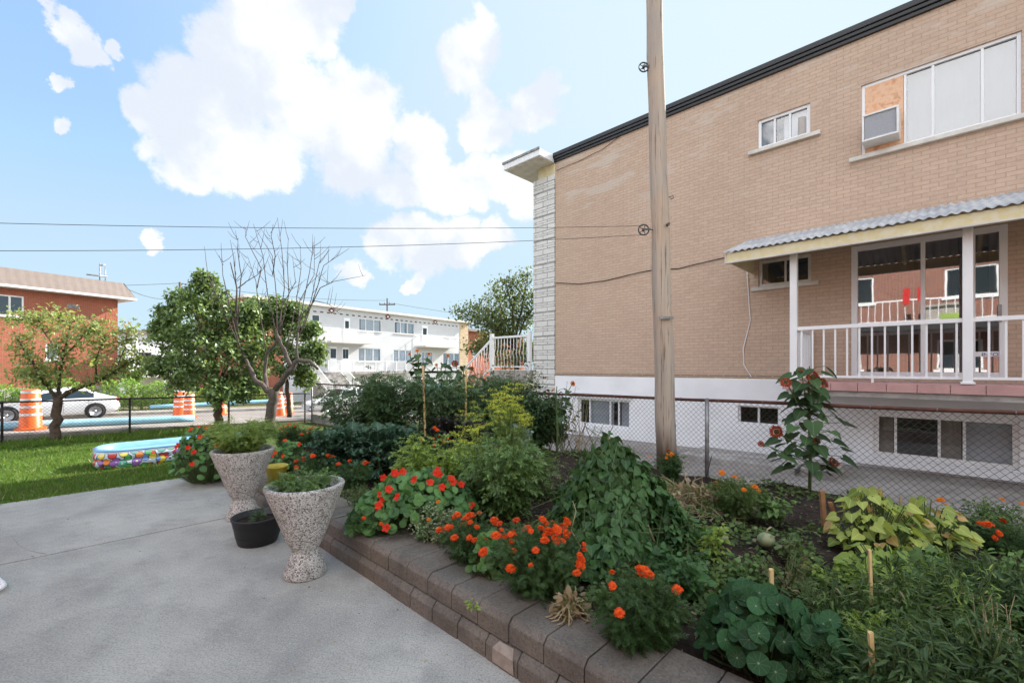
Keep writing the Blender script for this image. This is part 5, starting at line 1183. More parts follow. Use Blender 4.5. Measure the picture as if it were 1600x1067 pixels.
# sunflowers
def sunflower(label, px, yb, yt, heads, kind, leaf_n=14, size=.22, hw=40, Yz=GZ, lowk=.25, leafpr=.06, lateral=True):
    b = ray(px, yb, Yz); h = zat(yt, b.y)-Yz; r_ = np.random.default_rng(int(px)); root = empty('sunflower', label, 'plant', b, 0, 'sunflowers in the garden')
    mb = MB(); main = [(0, 0, -.02), (.01, 0, h*.3), (.0, .02, h*.6), (-.01, .0, h*.85), (0, 0, h*.97)]; mb.tube(main, [.018, .016, .013, .010, .007], 8)
    bp = []
    for (hx, hy, s, az, el) in heads:
        p = at(hx, b.y-.05); p.z = zat(hy, b.y); q = p-b; mb.tube([(0, 0, max(.1, q.z*.72-.05)), (q.x*.5, q.y*.5, q.z*.8), (q.x*.9, q.y*.9, q.z*.97), (q.x, q.y+.02, q.z)], [.008, .007, .006, .006], 6, cap=False); bp.append((q, s, az, el))
    nl = leaf_n; Pn = []; T = []; N = []
    for k in range(nl):
        z = h*(lowk+(.95-lowk)*k/nl); a = k*2.4+r_.uniform(-.3, .3); ln = r_.uniform(.08, .3)*(1.1 if k < nl*.7 else .6)
        d = np.array([math.cos(a), math.sin(a)*.8]); e = (d[0]*ln, d[1]*ln, z+.05); mb.tube([(0, 0, z), (d[0]*ln*.5, d[1]*ln*.5, z+.04), e], [.005, .004, .003], 5, cap=False)
        Pn.append(e); T.append((d[0], d[1], r_.uniform(-.9, -.2))); N.append((d[0]*.6, d[1]*.6-.3, .9))
    for q, s, az, el in bp:
        for k in range(3 if lateral else 1): t_ = .5+.15*k; Pn.append((q.x*t_, q.y*t_, q.z*(.72+.09*k))); a = r_.uniform(0, 6.28); T.append((math.cos(a), math.sin(a), -.4)); N.append((0, -.3, 1))
    mb.build('stem', M['stem'], root); Pn = np.array(Pn); 
    link('foliage', leafmesh('foliage', Pn, np.array(T), np.array(N), r_.uniform(.65, 1.1, len(Pn))*size, HEART, L['sun']), None, root)
    for q, s, az, el in bp:
        o = link('flower', FM[kind][0], None, root, tuple(q)); o.rotation_euler = (R(90-el), 0, R(az)); o.scale = (s,)*3
sunflower('tall dark red sunflower with drooping leaves standing against the side fence', 1265, 768, 566, [(1270, 589, 1.0, 10, 10), (1228, 597, .7, -30, 30), (1287, 598, .75, 20, 20), (1213, 673, .85, -10, -5), (1276, 686, .6, 20, -20), (1303, 720, .75, 20, 40), (1189, 692, .4, -40, 20), (1278, 668, .5, 30, 0), (1251, 578, .3, 0, 60)], 'sd', 56, .21, lowk=.12)
sunflower('sunflower with yellowing buds rising over the first yellow stake', 655, 694, 548, [(652, 548, .5, 0, 40), (640, 553, .45, -30, 30), (670, 553, .5, 30, 40)], 'sy', 24, .19, lowk=.45)
sunflower('sunflower behind the second yellow stake', 690, 690, 562, [(700, 556, .5, 20, 30), (682, 570, .4, 0, 20)], 'sy', 20, .17, lowk=.45)
sunflower('sunflower with one dark red bloom above the tomatoes', 725, 692, 566, [(711, 568, .75, 10, 10), (738, 575, .4, 20, 20)], 'sd', 20, .17, lowk=.45)
sunflower('slender sunflower leaning over the fence left of the utility pole', 870, 712, 600, [(895, 599, .6, 30, 10)], 'sy', 9, .12, lowk=.4)
# stakes
def stake(label, x0, y0, x1, y1, m, wd=.02, z=.2, Y=None, group='garden stakes'):
    """driven into the bed; y1 is where it meets the leaves or soil"""
    Y = Y or ray(x1, y1, z).y; a = at(x1, Y); a.z = z-.1; tp = at(x0, Y); tp.z = zat(y0, Y); bx = at(x1, Y); bx.z = zat(y1, Y); d = (tp-bx)
    full = tp-bx; foot = bx-full*(max(0, bx.z-z+.08)/max(full.z, .01)); mb = MB(); q = [foot-foot, tp-foot]; w2 = wd/2; vs = []
    for p in q: vs += [(p.x-w2, -w2*.7, p.z), (p.x+w2, -w2*.7, p.z), (p.x+w2, w2*.7, p.z), (p.x-w2, w2*.7, p.z)]
    vs[4] = (vs[4][0], vs[4][1], vs[4][2]-.008)
    mb.add(vs, [(0, 1, 5, 4), (1, 2, 6, 5), (2, 3, 7, 6), (3, 0, 4, 7), (4, 5, 6, 7), (3, 2, 1, 0)]); tag(mb.build('garden_stake', M[m], None, foot), label, 'stake', group)
stake('pale yellow stake standing in the tomatoes left of centre', 661, 571, 663, 632, 'palestake', .028, Y=6.6); stake('pale yellow stake between the tomatoes and the dill', 728, 577, 728, 612, 'palestake', .03, Y=6.9)
stake('upright brown stake, left one of the pair beside the yellowing squash', 1284, 766, 1289, 832, 'brownstake', .035); stake('leaning brown stake, right one of the pair beside the yellowing squash', 1297, 784, 1316, 848, 'brownstake', .03)
stake('short pale stake above the big nasturtium leaves', 1205, 888, 1206, 952, 'palestake', .018, Y=2.2); stake('tall pale stake left of the ferny plants', 1359, 858, 1362, 950, 'palestake', .013, Y=2.3)
stake('thin white plastic marker among the nasturtium leaves', 1255, 961, 1257, 995, 'whitestake', .015, Y=2.0); stake('low pale stake near the bottom edge by one orange marigold', 1360, 986, 1362, 1022, 'palestake', .016, Y=1.72)
stake('bent dark wire marker by the side fence', 1112, 712, 1107, 732, 'darkpost', .008, Y=5.6); stake('thin pale stick in the yellowing squash', 1365, 800, 1366, 852, 'stake', .014); stake('grey stick behind the yellowing squash', 1407, 775, 1409, 850, 'stake', .014)
# bamboo lattice
b = ray(918, 712, .2); root = empty('bamboo_lattice', 'low diamond lattice of thin bamboo sticks standing before the fence', 'trellis', b, ROT+math.pi); 
for k in range(9):
    for s_ in (1, -1):
        mb = MB(); x = -.2+k*.16; mb.tube([(x, .0, 0), (x+s_*.26, .006*s_, .52+.04*math.sin(k*2.3))], [.007, .005], 6); mb.build('bamboo_stick', M['drystem' if k % 3 else 'twig'], root)
# dill
def dill(label, px, yb, yt, hw, n, heads, sd_, fl_=.5):
    b, h, r = spot(px, yb, yt, hw); r_ = np.random.default_rng(sd_); root = empty('dill_plant', label, 'plant', b); st = stems_(r_, n, h, r, flatten=fl_); mb = MB()
    for s in st: mb.tube([tuple(p) for p in s], [.005, .005, .004, .003, .002, .002], 5, cap=False)
    hp = []; hn = []
    for s in st:
        tip = s[-1]
        for j in range(heads):
            c = tip+r_.normal(0, .05, 3)*np.array([1, 1, .6]); rr_ = r_.uniform(.035, .06)
            for q in range(12):
                a = 2*math.pi*q/12+r_.uniform(-.2, .2); rad = rr_*(.5+.5*(q % 3)/2); e = c+np.array([math.cos(a)*rad, math.sin(a)*rad, .03-.012*(rad/rr_)**2]); mb.tube([tuple(c), tuple(e)], .0009, 3, cap=False)
                for w_ in range(5): hp.append(e+r_.normal(0, .006, 3)); 
    mb.build('stem', M['stem'], root); hp = np.array(hp); m_ = len(hp)
    link('flower_head', leafmesh('flower_head', hp, r_.normal(0, 1, (m_, 3)), r_.normal(0, .5, (m_, 3))+np.array([0, 0, 1]), r_.uniform(.008, .016, m_), DIA, L['dillhead']), None, root)
    m_ = n*22; si = r_.integers(0, n, m_); k = r_.integers(1, 5, m_); A = np.array(st); Pn = A[si, k]+r_.normal(0, .03, (m_, 3))
    link('foliage', leafmesh('foliage', Pn, r_.normal(0, 1, (m_, 3))+np.array([0, 0, .3]), r_.normal(0, 1, (m_, 3)), r_.uniform(.05, .1, m_), FERN, L['dill']), None, root)
dill('dill with a bright yellow flower head at the middle of the garden', 792, 760, 600, 27, 32, 4, 31, .3)
dill('paler dill just left of and below the bright yellow one', 742, 765, 645, 34, 22, 3, 32)
dill('wispy dill behind, with few pale umbels', 745, 725, 596, 36, 14, 1, 33)
# kale and cabbage
def kaleplant(label, px, yb, yt, hw, leaf, sd_, n=30, group='kale plants', size=1.):
    b, h, r = spot(px, yb, yt, hw); r_ = np.random.default_rng(sd_); root = empty('kale_plant', label, 'plant', b, 0, group); Pn = []; T = []; N = []; mb = MB()
    mb.tube([(0, 0, 0), (0, 0, h*.6)], [.02, .015], 7)
    for k in range(n):
        a = k*2.4; t_ = k/n; z0 = h*(.12+.5*t_); el = .1+1.2*t_; ln = r*(1-.45*t_)*r_.uniform(.8, 1.1); d = np.array([math.cos(a)*math.cos(el), math.sin(a)*math.cos(el), math.sin(el)]); p0 = np.array([0, 0, z0]); p1 = p0+d*ln*.5
        mb.tube([tuple(p0), tuple(p1)], [.006, .004], 5, cap=False); Pn.append(p1); T.append(d-np.array([0, 0, .25])); N.append(np.array([-d[0]*.5*math.sin(el), -d[1]*.5*math.sin(el), 1])); 
    mb.build('stem', M['stem'], root); Pn = np.array(Pn); Sz = r_.uniform(.8, 1.2, n)*r*.85*size
    # curl: frilled edge leaflets along each leaf
    link('foliage', leafmesh('foliage', Pn, np.array(T), np.array(N), Sz, KALE, L[leaf]), None, root)
    m_ = n*26; i = r_.integers(0, n, m_); Tn = nrm(np.array(T)); Nn = np.array(N); Nn = nrm(Nn-(Nn*Tn).sum(1, keepdims=True)*Tn); B = np.cross(Nn, Tn); x = r_.uniform(.15, 1, m_)[:, None]; s_ = np.sign(r_.normal(0, 1, m_))[:, None]
    Q = Pn[i]+Tn[i]*x*Sz[i][:, None]+B[i]*s_*Sz[i][:, None]*.33*np.sin(np.pi*np.clip(.12+x*.88, 0, 1))**.6-Nn[i]*.12*x*x*Sz[i][:, None]
    link('foliage', leafmesh('foliage', Q, B[i]*s_+r_.normal(0, .7, (m_, 3)), Nn[i]+r_.normal(0, .8, (m_, 3)), r_.uniform(.03, .05, m_), BROAD, L[leaf]), None, root)
for k, a in enumerate([('curly kale at the left end of the kale row', 512, 742, 676, 34, 'kale'), ('curly kale, second from the left in the kale row', 552, 738, 668, 36, 'kale'), ('tallest curly kale in the middle of the kale row', 592, 744, 666, 40, 'kale'),
                       ('curly kale at the right end of the kale row beside the light green plants', 632, 735, 672, 32, 'kale'), ('dark purple kale under the tomato plants', 700, 722, 650, 34, 'purplekale'), ('second dark purple kale, nearer the dill', 738, 728, 655, 30, 'purplekale')]): kaleplant(*a, 40+k)
kaleplant('blue-green broccoli leaves below the yellow dill head', 806, 752, 662, 36, 'cabbage', 50, 22, None)
kaleplant('small blue-green cabbage left of the broccoli', 757, 752, 676, 22, 'cabbage', 51, 16, None)
# mid plants
pl('celery_plant', 'light green leafy plant right of the kale row', 'plant', 655, 765, 672, 34, 'light', n=18, tmpl=TOM, size=.14, per=26, pr=.12, dz=-.1)
pl('celery_plant', 'light green leafy plant in front of the purple kale', 'plant', 705, 775, 676, 34, 'light', n=18, tmpl=TOM, size=.13, per=26, pr=.12, dz=-.1)
pl('pepper_plant', 'broad leafy pepper plant in front of the dill', 'plant', 795, 812, 672, 62, 'pepper', n=34, tmpl=TOM, size=.13, per=36, pr=.12, dz=-.3, tilt=.8)
pl('pepper_plant', 'leafy pepper plant at the left of the open soil', 'plant', 745, 800, 700, 36, 'pepper', n=20, tmpl=OVAL, size=.085, per=38, pr=.10, dz=-.3, tilt=.8)
pl('pepper_plant', 'lower pepper plant leaning towards the vine mound', 'plant', 842, 775, 695, 34, 'weed', n=18, tmpl=TOM, size=.11, per=26, pr=.10, dz=-.1)
GM = 'marigold plants in the garden'; MK = dict(tmpl=FERN, per=48, pr=.075, tilt=1.2, up=.5, t0=.1, cat='flower')
def mari(label, px, yb, yt, hw, n, fk, cnt, size=.075, leaf='fern', **k):
    kk = dict(MK); kk.update(k); cat = kk.pop('cat'); return pl('marigold_plant', label, cat, px, yb, yt, hw, leaf, GM, n=n, size=size, fl=(FM[fk], cnt, .02), **kk)
mari('orange and yellow marigold below the bare tree', 478, 700, 658, 26, 20, 'mb', 20, .09)
mari('yellow-orange marigold to the left under the bare tree', 443, 700, 664, 18, 14, 'my', 10, .09)
mari('small dark orange marigold among the light green plants', 677, 735, 672, 22, 16, 'mb', 14, .08)
mari('red-orange marigold behind the near stone pot', 490, 752, 706, 28, 18, 'mo', 10, .08)
mari('marigold behind and right of the near stone pot', 548, 765, 718, 26, 18, 'mo', 7, .08)
mari('marigold at the foot of the front nasturtium', 592, 838, 780, 34, 20, 'mo', 5, .075)
mari('marigold with a tight orange cluster behind the wall cap', 733, 885, 800, 40, 24, 'mo', 24, .07)
mari('largest marigold with many orange blooms beside the dried onion', 842, 938, 812, 66, 44, 'mo', 46, .07, per=60)
mari('marigold with few blooms right of the dried onion', 1003, 1015, 892, 56, 40, 'mo', 9, .075, per=60)
mari('amber marigold at the foot of the utility pole', 1048, 752, 706, 20, 16, 'my', 9, .08)
mari('marigold beside the dry straw heap near the fence', 1152, 806, 742, 36, 24, 'my', 9, .08, leaf='weed')
mari('orange marigold near the right edge above the dark ferny plants', 1578, 868, 822, 26, 20, 'mo', 7, .07)
mari('low marigold clump at the bottom edge beside a pale stake', 1345, 1120, 1010, 70, 40, 'mo', 2, .075, per=50)
# nasturtiums: round leaves on long petioles
def nasturtium(label, px, yb, yt, hw, n, leaf, size, fk=None, cnt=0, z=GZ, sd_=1, depth=1., face=-.35):
    b, h, r = spot(px, yb, yt, hw, z); r_ = np.random.default_rng(sd_); root = empty('nasturtium_plant', label, 'flower', b, 0, 'nasturtium plants'); mb = MB(); Pn = []; N = []
    for k in range(n):
        a = r_.uniform(0, 2*math.pi); q = math.sqrt(r_.uniform(0, 1)); x = r*q*math.cos(a); y = r*q*math.sin(a)*depth; zt = max(.03, h*(math.sqrt(max(0, 1-q**2.4))*.85+.12)*r_.uniform(.75, 1.05))
        p = np.array([x, y, zt]); mb.tube([(x*.4, y*.4, 0), (x*.8, y*.8, zt*.6), tuple(p)], [.003, .0025, .002], 4, cap=False); Pn.append(p); N.append((x/r*.9+r_.normal(0, .25), y/r*.9+face+r_.normal(0, .25), .9))
    mb.build('stem', M['stem'], root); Pn = np.array(Pn); T = r_.normal(0, 1, (n, 3))
    link('foliage', leafmesh('foliage', Pn, T, np.array(N), r_.uniform(.6, 1.2, n)*size, ROUND, L[leaf]), None, root)
    for k in range(cnt):
        a = r_.uniform(math.pi*.9, 2.1*math.pi) if r_.uniform() < .75 else r_.uniform(0, 6.28); q = r_.uniform(.2, 1); x = r*q*math.cos(a); y = r*q*math.sin(a)*depth; zt = h*(math.sqrt(max(0, 1-q**2.4))*.85+.16)+.02
        o = link('flower', FM[fk][k % len(FM[fk])], None, root, (x, y-.02, zt)); o.rotation_euler = (r_.uniform(.5, 1.3), 0, r_.uniform(-.7, .7))
nasturtium('sprawling nasturtium with red flowers at the far left end of the bed', 322, 752, 668, 44, 460, 'nast', .075, 'nr', 22, z=.02, sd_=61)
nasturtium('nasturtium with bright red flowers spilling over the wall behind the stone pots', 655, 822, 738, 90, 620, 'nast', .075, 'nr', 20, sd_=62)
nasturtium('lower left edge of nasturtium hanging over the wall cap near the stone pot', 580, 838, 770, 34, 150, 'nast', .075, 'nr', 4, sd_=67)
nasturtium('small-leaved nasturtium between the two orange marigolds', 765, 905, 832, 34, 260, 'nast', .048, None, 0, sd_=63)
nasturtium('large dark nasturtium with big round leaves at the bottom of the picture', 1192, 1046, 922, 92, 300, 'nastdark', .078, None, 0, sd_=64, face=-.6)
nasturtium('dark nasturtium leaves continuing right towards the white marker', 1285, 1085, 968, 52, 120, 'nastdark', .07, None, 0, sd_=65, face=-.6)
nasturtium('nasturtium among the light marigolds behind the far stone pot', 452, 735, 690, 26, 160, 'nast', .06, 'no', 6, sd_=66)
pl('variegated_bush', 'small white and green variegated bush at the wall edge', 'plant', 678, 852, 778, 38, 'vari', n=26, tmpl=OVAL, size=.034, per=75, pr=.06, tilt=1., fl=(FM['my'], 2, .01))
pl('potted_leaf_clump', 'short dusty green clump behind the near stone pot', 'plant', 556, 800, 752, 26, 'weed', n=16, tmpl=FERN, size=.05, per=28, pr=.05)
# vine mound on canes
def vine_mound():
    b, h, r = spot(955, 858, 680, 122); r_ = np.random.default_rng(70); root = empty('vine_mound', 'cone shaped mound of climbing bean leaves on hidden canes', 'plant', b); n = 5200
    a = r_.uniform(0, 2*math.pi, n); z = 1-np.sqrt(r_.uniform(0, 1, n)); z = np.clip(z*1.02, 0, 1); rad = r*(1-z)**.72*(1+.16*np.sin(a*3+z*5)+.10*np.sin(a*5-z*9)+.06*np.sin(a*9))
    k = .82+.18*r_.uniform(0, 1, n); Pn = np.stack([rad*np.cos(a)*k, rad*np.sin(a)*k*.85, z*h*k+.03], 1); nn = np.stack([np.cos(a), np.sin(a), .55+0*a], 1)
    T = np.stack([np.cos(a)*.35, np.sin(a)*.35, -1+0*a], 1)+r_.normal(0, .45, (n, 3)); N = nn+r_.normal(0, .35, (n, 3)); Sz = r_.uniform(.5, 1.15, n)*.08
    link('foliage', leafmesh('foliage', Pn, T, N, Sz, HEART, L['vine']), None, root); mb = MB()
    for q in range(7): a_ = q*.9; mb.tube([(r*.8*math.cos(a_), r*.7*math.sin(a_), 0), (0.02*math.cos(a_), .02, h*.97)], .008, 6)
    mb.build('cane', M['drystem'], root); mb = MB()
    for q in range(40):
        a_ = r_.uniform(0, 6.28); z_ = r_.uniform(.1, 1); rd = r*(1-z_)**.72*1.02; p = Vector((rd*math.cos(a_), rd*math.sin(a_)*.85, z_*h)); mb.tube([p, p+Vector(r_.normal(0, .06, 3)), p+Vector(r_.normal(0, .08, 3))+Vector((0, 0, .05)), p+Vector(r_.normal(0, .1, 3))], .0022, 4, cap=False)
    mb.build('vine_stems', M['stem'], root)
vine_mound()
def ivy(label, px, yb, yt, hw, sd_, leaf='vine', n=300, size=.07, tm=HEART, name='bean_plant', **k):
    return pl(name, label, 'plant', px, yb, yt, hw, leaf, n=max(6, n//25), tmpl=tm, size=size, per=25, pr=.08, tilt=.7, dz=-.2, **k)
ivy('bean leaves trailing left from the vine mound over bare soil', 905, 812, 745, 40, 71, n=420)
ivy('bean leaves trailing right of the vine mound', 1045, 868, 790, 38, 72, n=380)
ivy('short leafy seedlings in front of the vine mound', 1060, 905, 850, 44, 73, n=380, size=.055)
ivy('light seedling with upright yellow-green leaves in the bare soil', 1118, 868, 815, 18, 74, 'light', n=110, size=.06)
ivy('leafy climber behind the dark marigold and big nasturtium', 1080, 940, 862, 30, 75, n=300, size=.06)
ivy('lone green plant left of the brown stakes', 1205, 815, 772, 26, 76, 'pepper', n=220, size=.07)
ivy('seedling patch right of the melons', 1240, 880, 838, 34, 77, 'weed', n=260, size=.05)
def squash(label, px, yb, yt, hw, n, leaf, size, sd_, name='squash_plant', face=-.35):
    b, h, r = spot(px, yb, yt, hw); r_ = np.random.default_rng(sd_); root = empty(name, label, 'plant', b, 0); mb = MB(); Pn = []; T = []; N = []
    for k in range(n):
        a = r_.uniform(0, 6.28); q = math.sqrt(r_.uniform(0, 1)); x = r*q*math.cos(a); y = r*q*math.sin(a)*.8; z = h*(1-.45*q*q)*r_.uniform(.2, 1.05); mb.tube([(x*.45, y*.45, 0), (x*.7, y*.7, z*.7), (x, y, z)], [.005, .004, .003], 5, cap=False)
        Pn.append((x, y, z)); T.append((x/r+r_.normal(0, .4), y/r+face*.6+r_.normal(0, .4), -.35)); N.append((x/r*.4+r_.normal(0, .5), y/r*.4+face+r_.normal(0, .5), .7))
    mb.build('stem', M['stem'], root); Pn = np.array(Pn); link('foliage', leafmesh('foliage', Pn, np.array(T), np.array(N), r_.uniform(.45, 1.3, n)*size, HEART if size < .1 else IVY, L[leaf]), None, root)
squash('yellowing squash plant with sunlit pale leaves on sticks, left half', 1370, 866, 764, 60, 170, 'squash', .088, 81)
squash('yellowing squash plant, right half near the fence', 1448, 862, 778, 54, 140, 'squash', .085, 82)
squash('greener squash leaves low in front of the yellowing ones', 1390, 915, 850, 72, 170, 'light', .08, 83)
squash('broad green cucumber leaves below the yellowing squash at right', 1470, 930, 858, 50, 90, 'pepper', .11, 84)
# right side masses
NK = dict(tmpl=NARROW, pr=.09, tilt=.8)
pl('cosmos_clump', 'low bright clump with small yellow flowers by the right end of the fence', 'flower', 1545, 838, 782, 50, 'weed', n=34, tmpl=OVAL, size=.045, per=45, pr=.08, fl=(FM['my'], 6, .03))
pl('balsam_plant', 'dark narrow-leaved plant at the right edge below the orange marigold', 'plant', 1570, 985, 872, 60, 'narrow', n=44, size=.085, per=46, **NK)
pl('balsam_plant', 'dark narrow-leaved plant left of the one at the right edge', 'plant', 1480, 985, 880, 54, 'narrow', n=40, size=.08, per=46, **NK)
pl('balsam_plant', 'tall narrow-leaved weed behind the low pale stake', 'plant', 1400, 1000, 885, 52, 'weed', n=34, size=.075, per=38, **NK)
pl('balsam_plant', 'narrow-leaved plant filling the bottom right corner', 'plant', 1540, 1150, 965, 90, 'narrow', n=52, size=.08, per=48, **NK)
pl('balsam_plant', 'narrow-leaved plant left of the bottom right corner', 'plant', 1440, 1160, 985, 70, 'narrow', n=44, size=.075, per=46, **NK)
pl('tall_weed', 'tall light wispy weed standing above the narrow-leaved plants near the right edge', 'weed', 1500, 1010, 850, 30, 'light', n=9, size=.055, per=16, tmpl=NARROW, pr=.05, flatten=.1)
pl('tall_weed', 'tall light weed beside the tall pale stake', 'weed', 1385, 985, 862, 22, 'light', n=7, size=.055, per=18, tmpl=NARROW, pr=.05, flatten=.1)
pl('tall_weed', 'thin seeding grass weed with straw tips in the bottom right corner', 'weed', 1560, 1090, 925, 26, 'dry', n=10, size=.04, per=6, tmpl=NARROW, pr=.03, flatten=.1, stem='drystem', stemr=.003)
pl('leafy_clump', 'broad-leaved green clump between the melons and the big nasturtium', 'plant', 1175, 915, 868, 36, 'pepper', n=16, tmpl=BROAD, size=.055, per=16, pr=.06)
pl('leafy_clump', 'leafy clump with light leaves left of the tall pale stake', 'plant', 1310, 915, 872, 36, 'light', n=14, tmpl=BROAD, size=.045, per=16, pr=.06)
pl('leafy_clump', 'dusty clump in the bare soil right of the largest marigold', 'plant', 985, 905, 868, 34, 'weed', n=14, tmpl=BROAD, size=.05, per=18, pr=.06)
pl('leafy_clump', 'fresh green leafy clump rising among the narrow-leaved plants left of the right edge', 'plant', 1530, 1010, 905, 34, 'pepper', n=14, tmpl=TOM, size=.09, per=16, pr=.07, dz=-.2)
pl('leafy_clump', 'light feathery clump below the tall pale stake', 'plant', 1385, 1060, 955, 40, 'light', n=16, tmpl=FERN, size=.075, per=20, pr=.07)
pl('leafy_clump', 'dark oval-leaved clump near the bottom edge right of the low stake', 'plant', 1450, 1110, 985, 44, 'tomato', n=16, tmpl=OVAL, size=.06, per=26, pr=.07)
pl('leafy_clump', 'mid green oval-leaved clump by the orange marigold at the right edge', 'plant', 1590, 930, 850, 34, 'pepper', n=14, tmpl=OVAL, size=.06, per=26, pr=.07)
pl('weed_clump', 'wispy weeds between the pale stakes', 'plant', 1305, 985, 905, 50, 'weed', n=30, size=.06, per=26, **NK)
pl('weed_clump', 'wispy weeds with dry tips in the middle of the bare bed', 'plant', 1230, 925, 860, 44, 'aster', n=22, tmpl=NARROW, size=.06, per=14, pr=.06)
pl('marigold_leaf_clump', 'feathery green clump above the low marigold at the bottom', 'plant', 1300, 1075, 985, 44, 'fern', n=30, tmpl=FERN, size=.07, per=44, pr=.07)
pl('leafy_clump', 'leafy clump between the big nasturtium and the bare soil', 'plant', 1110, 925, 888, 40, 'weed', n=20, tmpl=OVAL, size=.06, per=24, pr=.07)
pl('herb_plant', 'small herb behind the wall cap left of the marigold cluster', 'plant', 822, 852, 812, 26, 'weed', n=14, tmpl=FERN, size=.06, per=24, pr=.06)
# dry heap, dried onion, melons
def strands(name, label, cat, base, r, h, n, m, leafm, sd_, thick=.003):
    r_ = np.random.default_rng(sd_); root = empty(name, label, cat, base); mb = MB()
    for k in range(n):
        a = r_.uniform(0, 6.28); q = r_.uniform(0, .8); p = Vector((r*q*math.cos(a), r*q*math.sin(a)*.7, h*(1-q)*r_.uniform(.2, 1))); pts = [p]; d = Vector(r_.normal(0, 1, 3)); d.z *= .3
        for j in range(5): d = (d+Vector(r_.normal(0, .5, 3))*.8).normalized(); d.z -= .15; p = p+d*r*.28; p.z = max(p.z, .01); pts.append(p.copy())
        mb.tube(pts, [thick]*5+[thick*.4], 4, cap=False)
    mb.build('stalk', M[m], root); nn = n*3; Pn = r_.normal(0, .45, (nn, 3))*np.array([r, r*.7, 0])+np.array([0, 0, 1])*r_.uniform(0, h, (nn, 1)); link('dead_leaves', leafmesh('dead_leaves', Pn, r_.normal(0, 1, (nn, 3)), r_.normal(0, 1, (nn, 3)), r_.uniform(.03, .07, nn), OVAL, L[leafm]), None, root); return root
b, h, r = spot(1078, 792, 758, 36); strands('dry_heap', 'pale heap of dried stalks near the foot of the pole', 'straw heap', b, r*1.3, h, 130, 'drystem', 'dry', 90)
b, h, r = spot(1110, 800, 778, 30); strands('dry_heap', 'sparse dry stalks right of the straw heap', 'straw heap', b, r*1.5, h*.7, 50, 'drystem', 'weed', 91)
b = ray(893, 962, .262); strands('dried_plant', 'withered onion top curled up on the wall cap', 'dried plant', b, .085, .10, 46, 'drystem', 'dry', 92, .004)
mb = MB(); b = ray(900, 905, .3); mb.tube([(0, 0, 0), (-.02, .0, .12), (.03, 0, .2), (-.03, 0, .3), (.0, 0, .42), (-.02, 0, .48)], [.005, .004, .004, .003, .003, .002], 6); tag(mb.build('dry_tendril', M['drystem'], None, b), 'straw coloured curling tendril rising over the largest marigold', 'tendril')
for (px, py, rr_, lab) in ((1197, 848, .062, 'pale green striped melon lying in the soil by the seedlings'), (1128, 840, .048, 'small brownish melon left of the pale green one'), (1150, 885, .04, 'small withered squash by the leafy clump')):
    b = ray(px, py+8, .22); mb = MB(); seg = 20; prof = [(math.sin(math.pi*k/12)*rr_, rr_-math.cos(math.pi*k/12)*rr_*.88) for k in range(13)]; mb.lathe(prof, seg)
    mb.v = [(v[0]*(1+.035*math.cos(8*math.atan2(v[1], v[0]))), v[1]*(1+.035*math.cos(8*math.atan2(v[1], v[0]))), v[2]) for v in mb.v]; root = empty('melon', lab, 'melon', b)
    mb.build('rind', M['melon'] if 'melon' in M else M.setdefault('melon', plain('melon_rind', (.27, .30, .16), .6, .2, 14., .2, c2=(.13, .18, .08))), root); m2 = MB(); m2.tube([(0, 0, rr_*1.8), (.01, 0, rr_*2.3), (.04, 0, rr_*2.6)], [.006, .005, .005], 6); m2.build('stalk', M['drystem'], root)
# weed growing on the wall joint
plant('wall_weed', 'tiny green weed growing from the joint of the wall cap', 'weed', ray(741, 948, .255), .05, .03, 'light', tmpl=OVAL, size=.035, n=5, per=6, pr=.015, stemr=.0015, seed=5)
# loose ground cover of seedlings, chickweed and dead leaves over the bed
def cover():
    r_ = np.random.default_rng(99); n = 30000; g = r_.uniform(-4, 8.5, n*2); v = r_.uniform(2.02, 5.85, n*2); f = np.sin(g*1.7+1)*np.sin(v*2.3)+.5*np.sin(g*4.1+v*3.7); keep = f+r_.normal(0, .35, n*2) > .0; g, v = g[keep][:n], v[keep][:n]; n = len(g)
    z = np.array([soilz(a, b_) for a, b_ in zip(g, v)])+r_.uniform(.0, .13, n)*np.clip(.3+.7*np.sin(g*3.1)*np.sin(v*4.3), .1, 1); Pn = np.stack([-g*EU.x+v*EV.x, -g*EU.y+v*EV.y, z], 1)
    tag(link('ground_cover', leafmesh('ground_cover', Pn, r_.normal(0, 1, (n, 3))*np.array([1, 1, .4]), r_.normal(0, .4, (n, 3))+np.array([0, 0, 1]), r_.uniform(.02, .065, n), OVAL, L['weed'])), 'low seedlings and weeds over the garden soil', 'weeds', kind='stuff')
    n = 5000; g = r_.uniform(-4, 8.5, n); v = r_.uniform(2.02, 5.85, n); z = np.array([soilz(a, b_) for a, b_ in zip(g, v)])+.012; Pn = np.stack([-g*EU.x+v*EV.x, -g*EU.y+v*EV.y, z], 1)
    tag(link('leaf_litter', leafmesh('leaf_litter', Pn, r_.normal(0, 1, (n, 3))*np.array([1, 1, .2]), r_.normal(0, .6, (n, 3))+np.array([0, 0, 1]), r_.uniform(.012, .04, n), NARROW, L['dry'])), 'straw bits and dead leaves on the dark soil', 'leaf litter', kind='stuff')
    n = 2600; g = r_.uniform(7.86, 8.0, n); v = r_.uniform(-4, 1.2, n); Pn = np.stack([-g*EU.x+v*EV.x, -g*EU.y+v*EV.y, 0*g], 1)
cover()

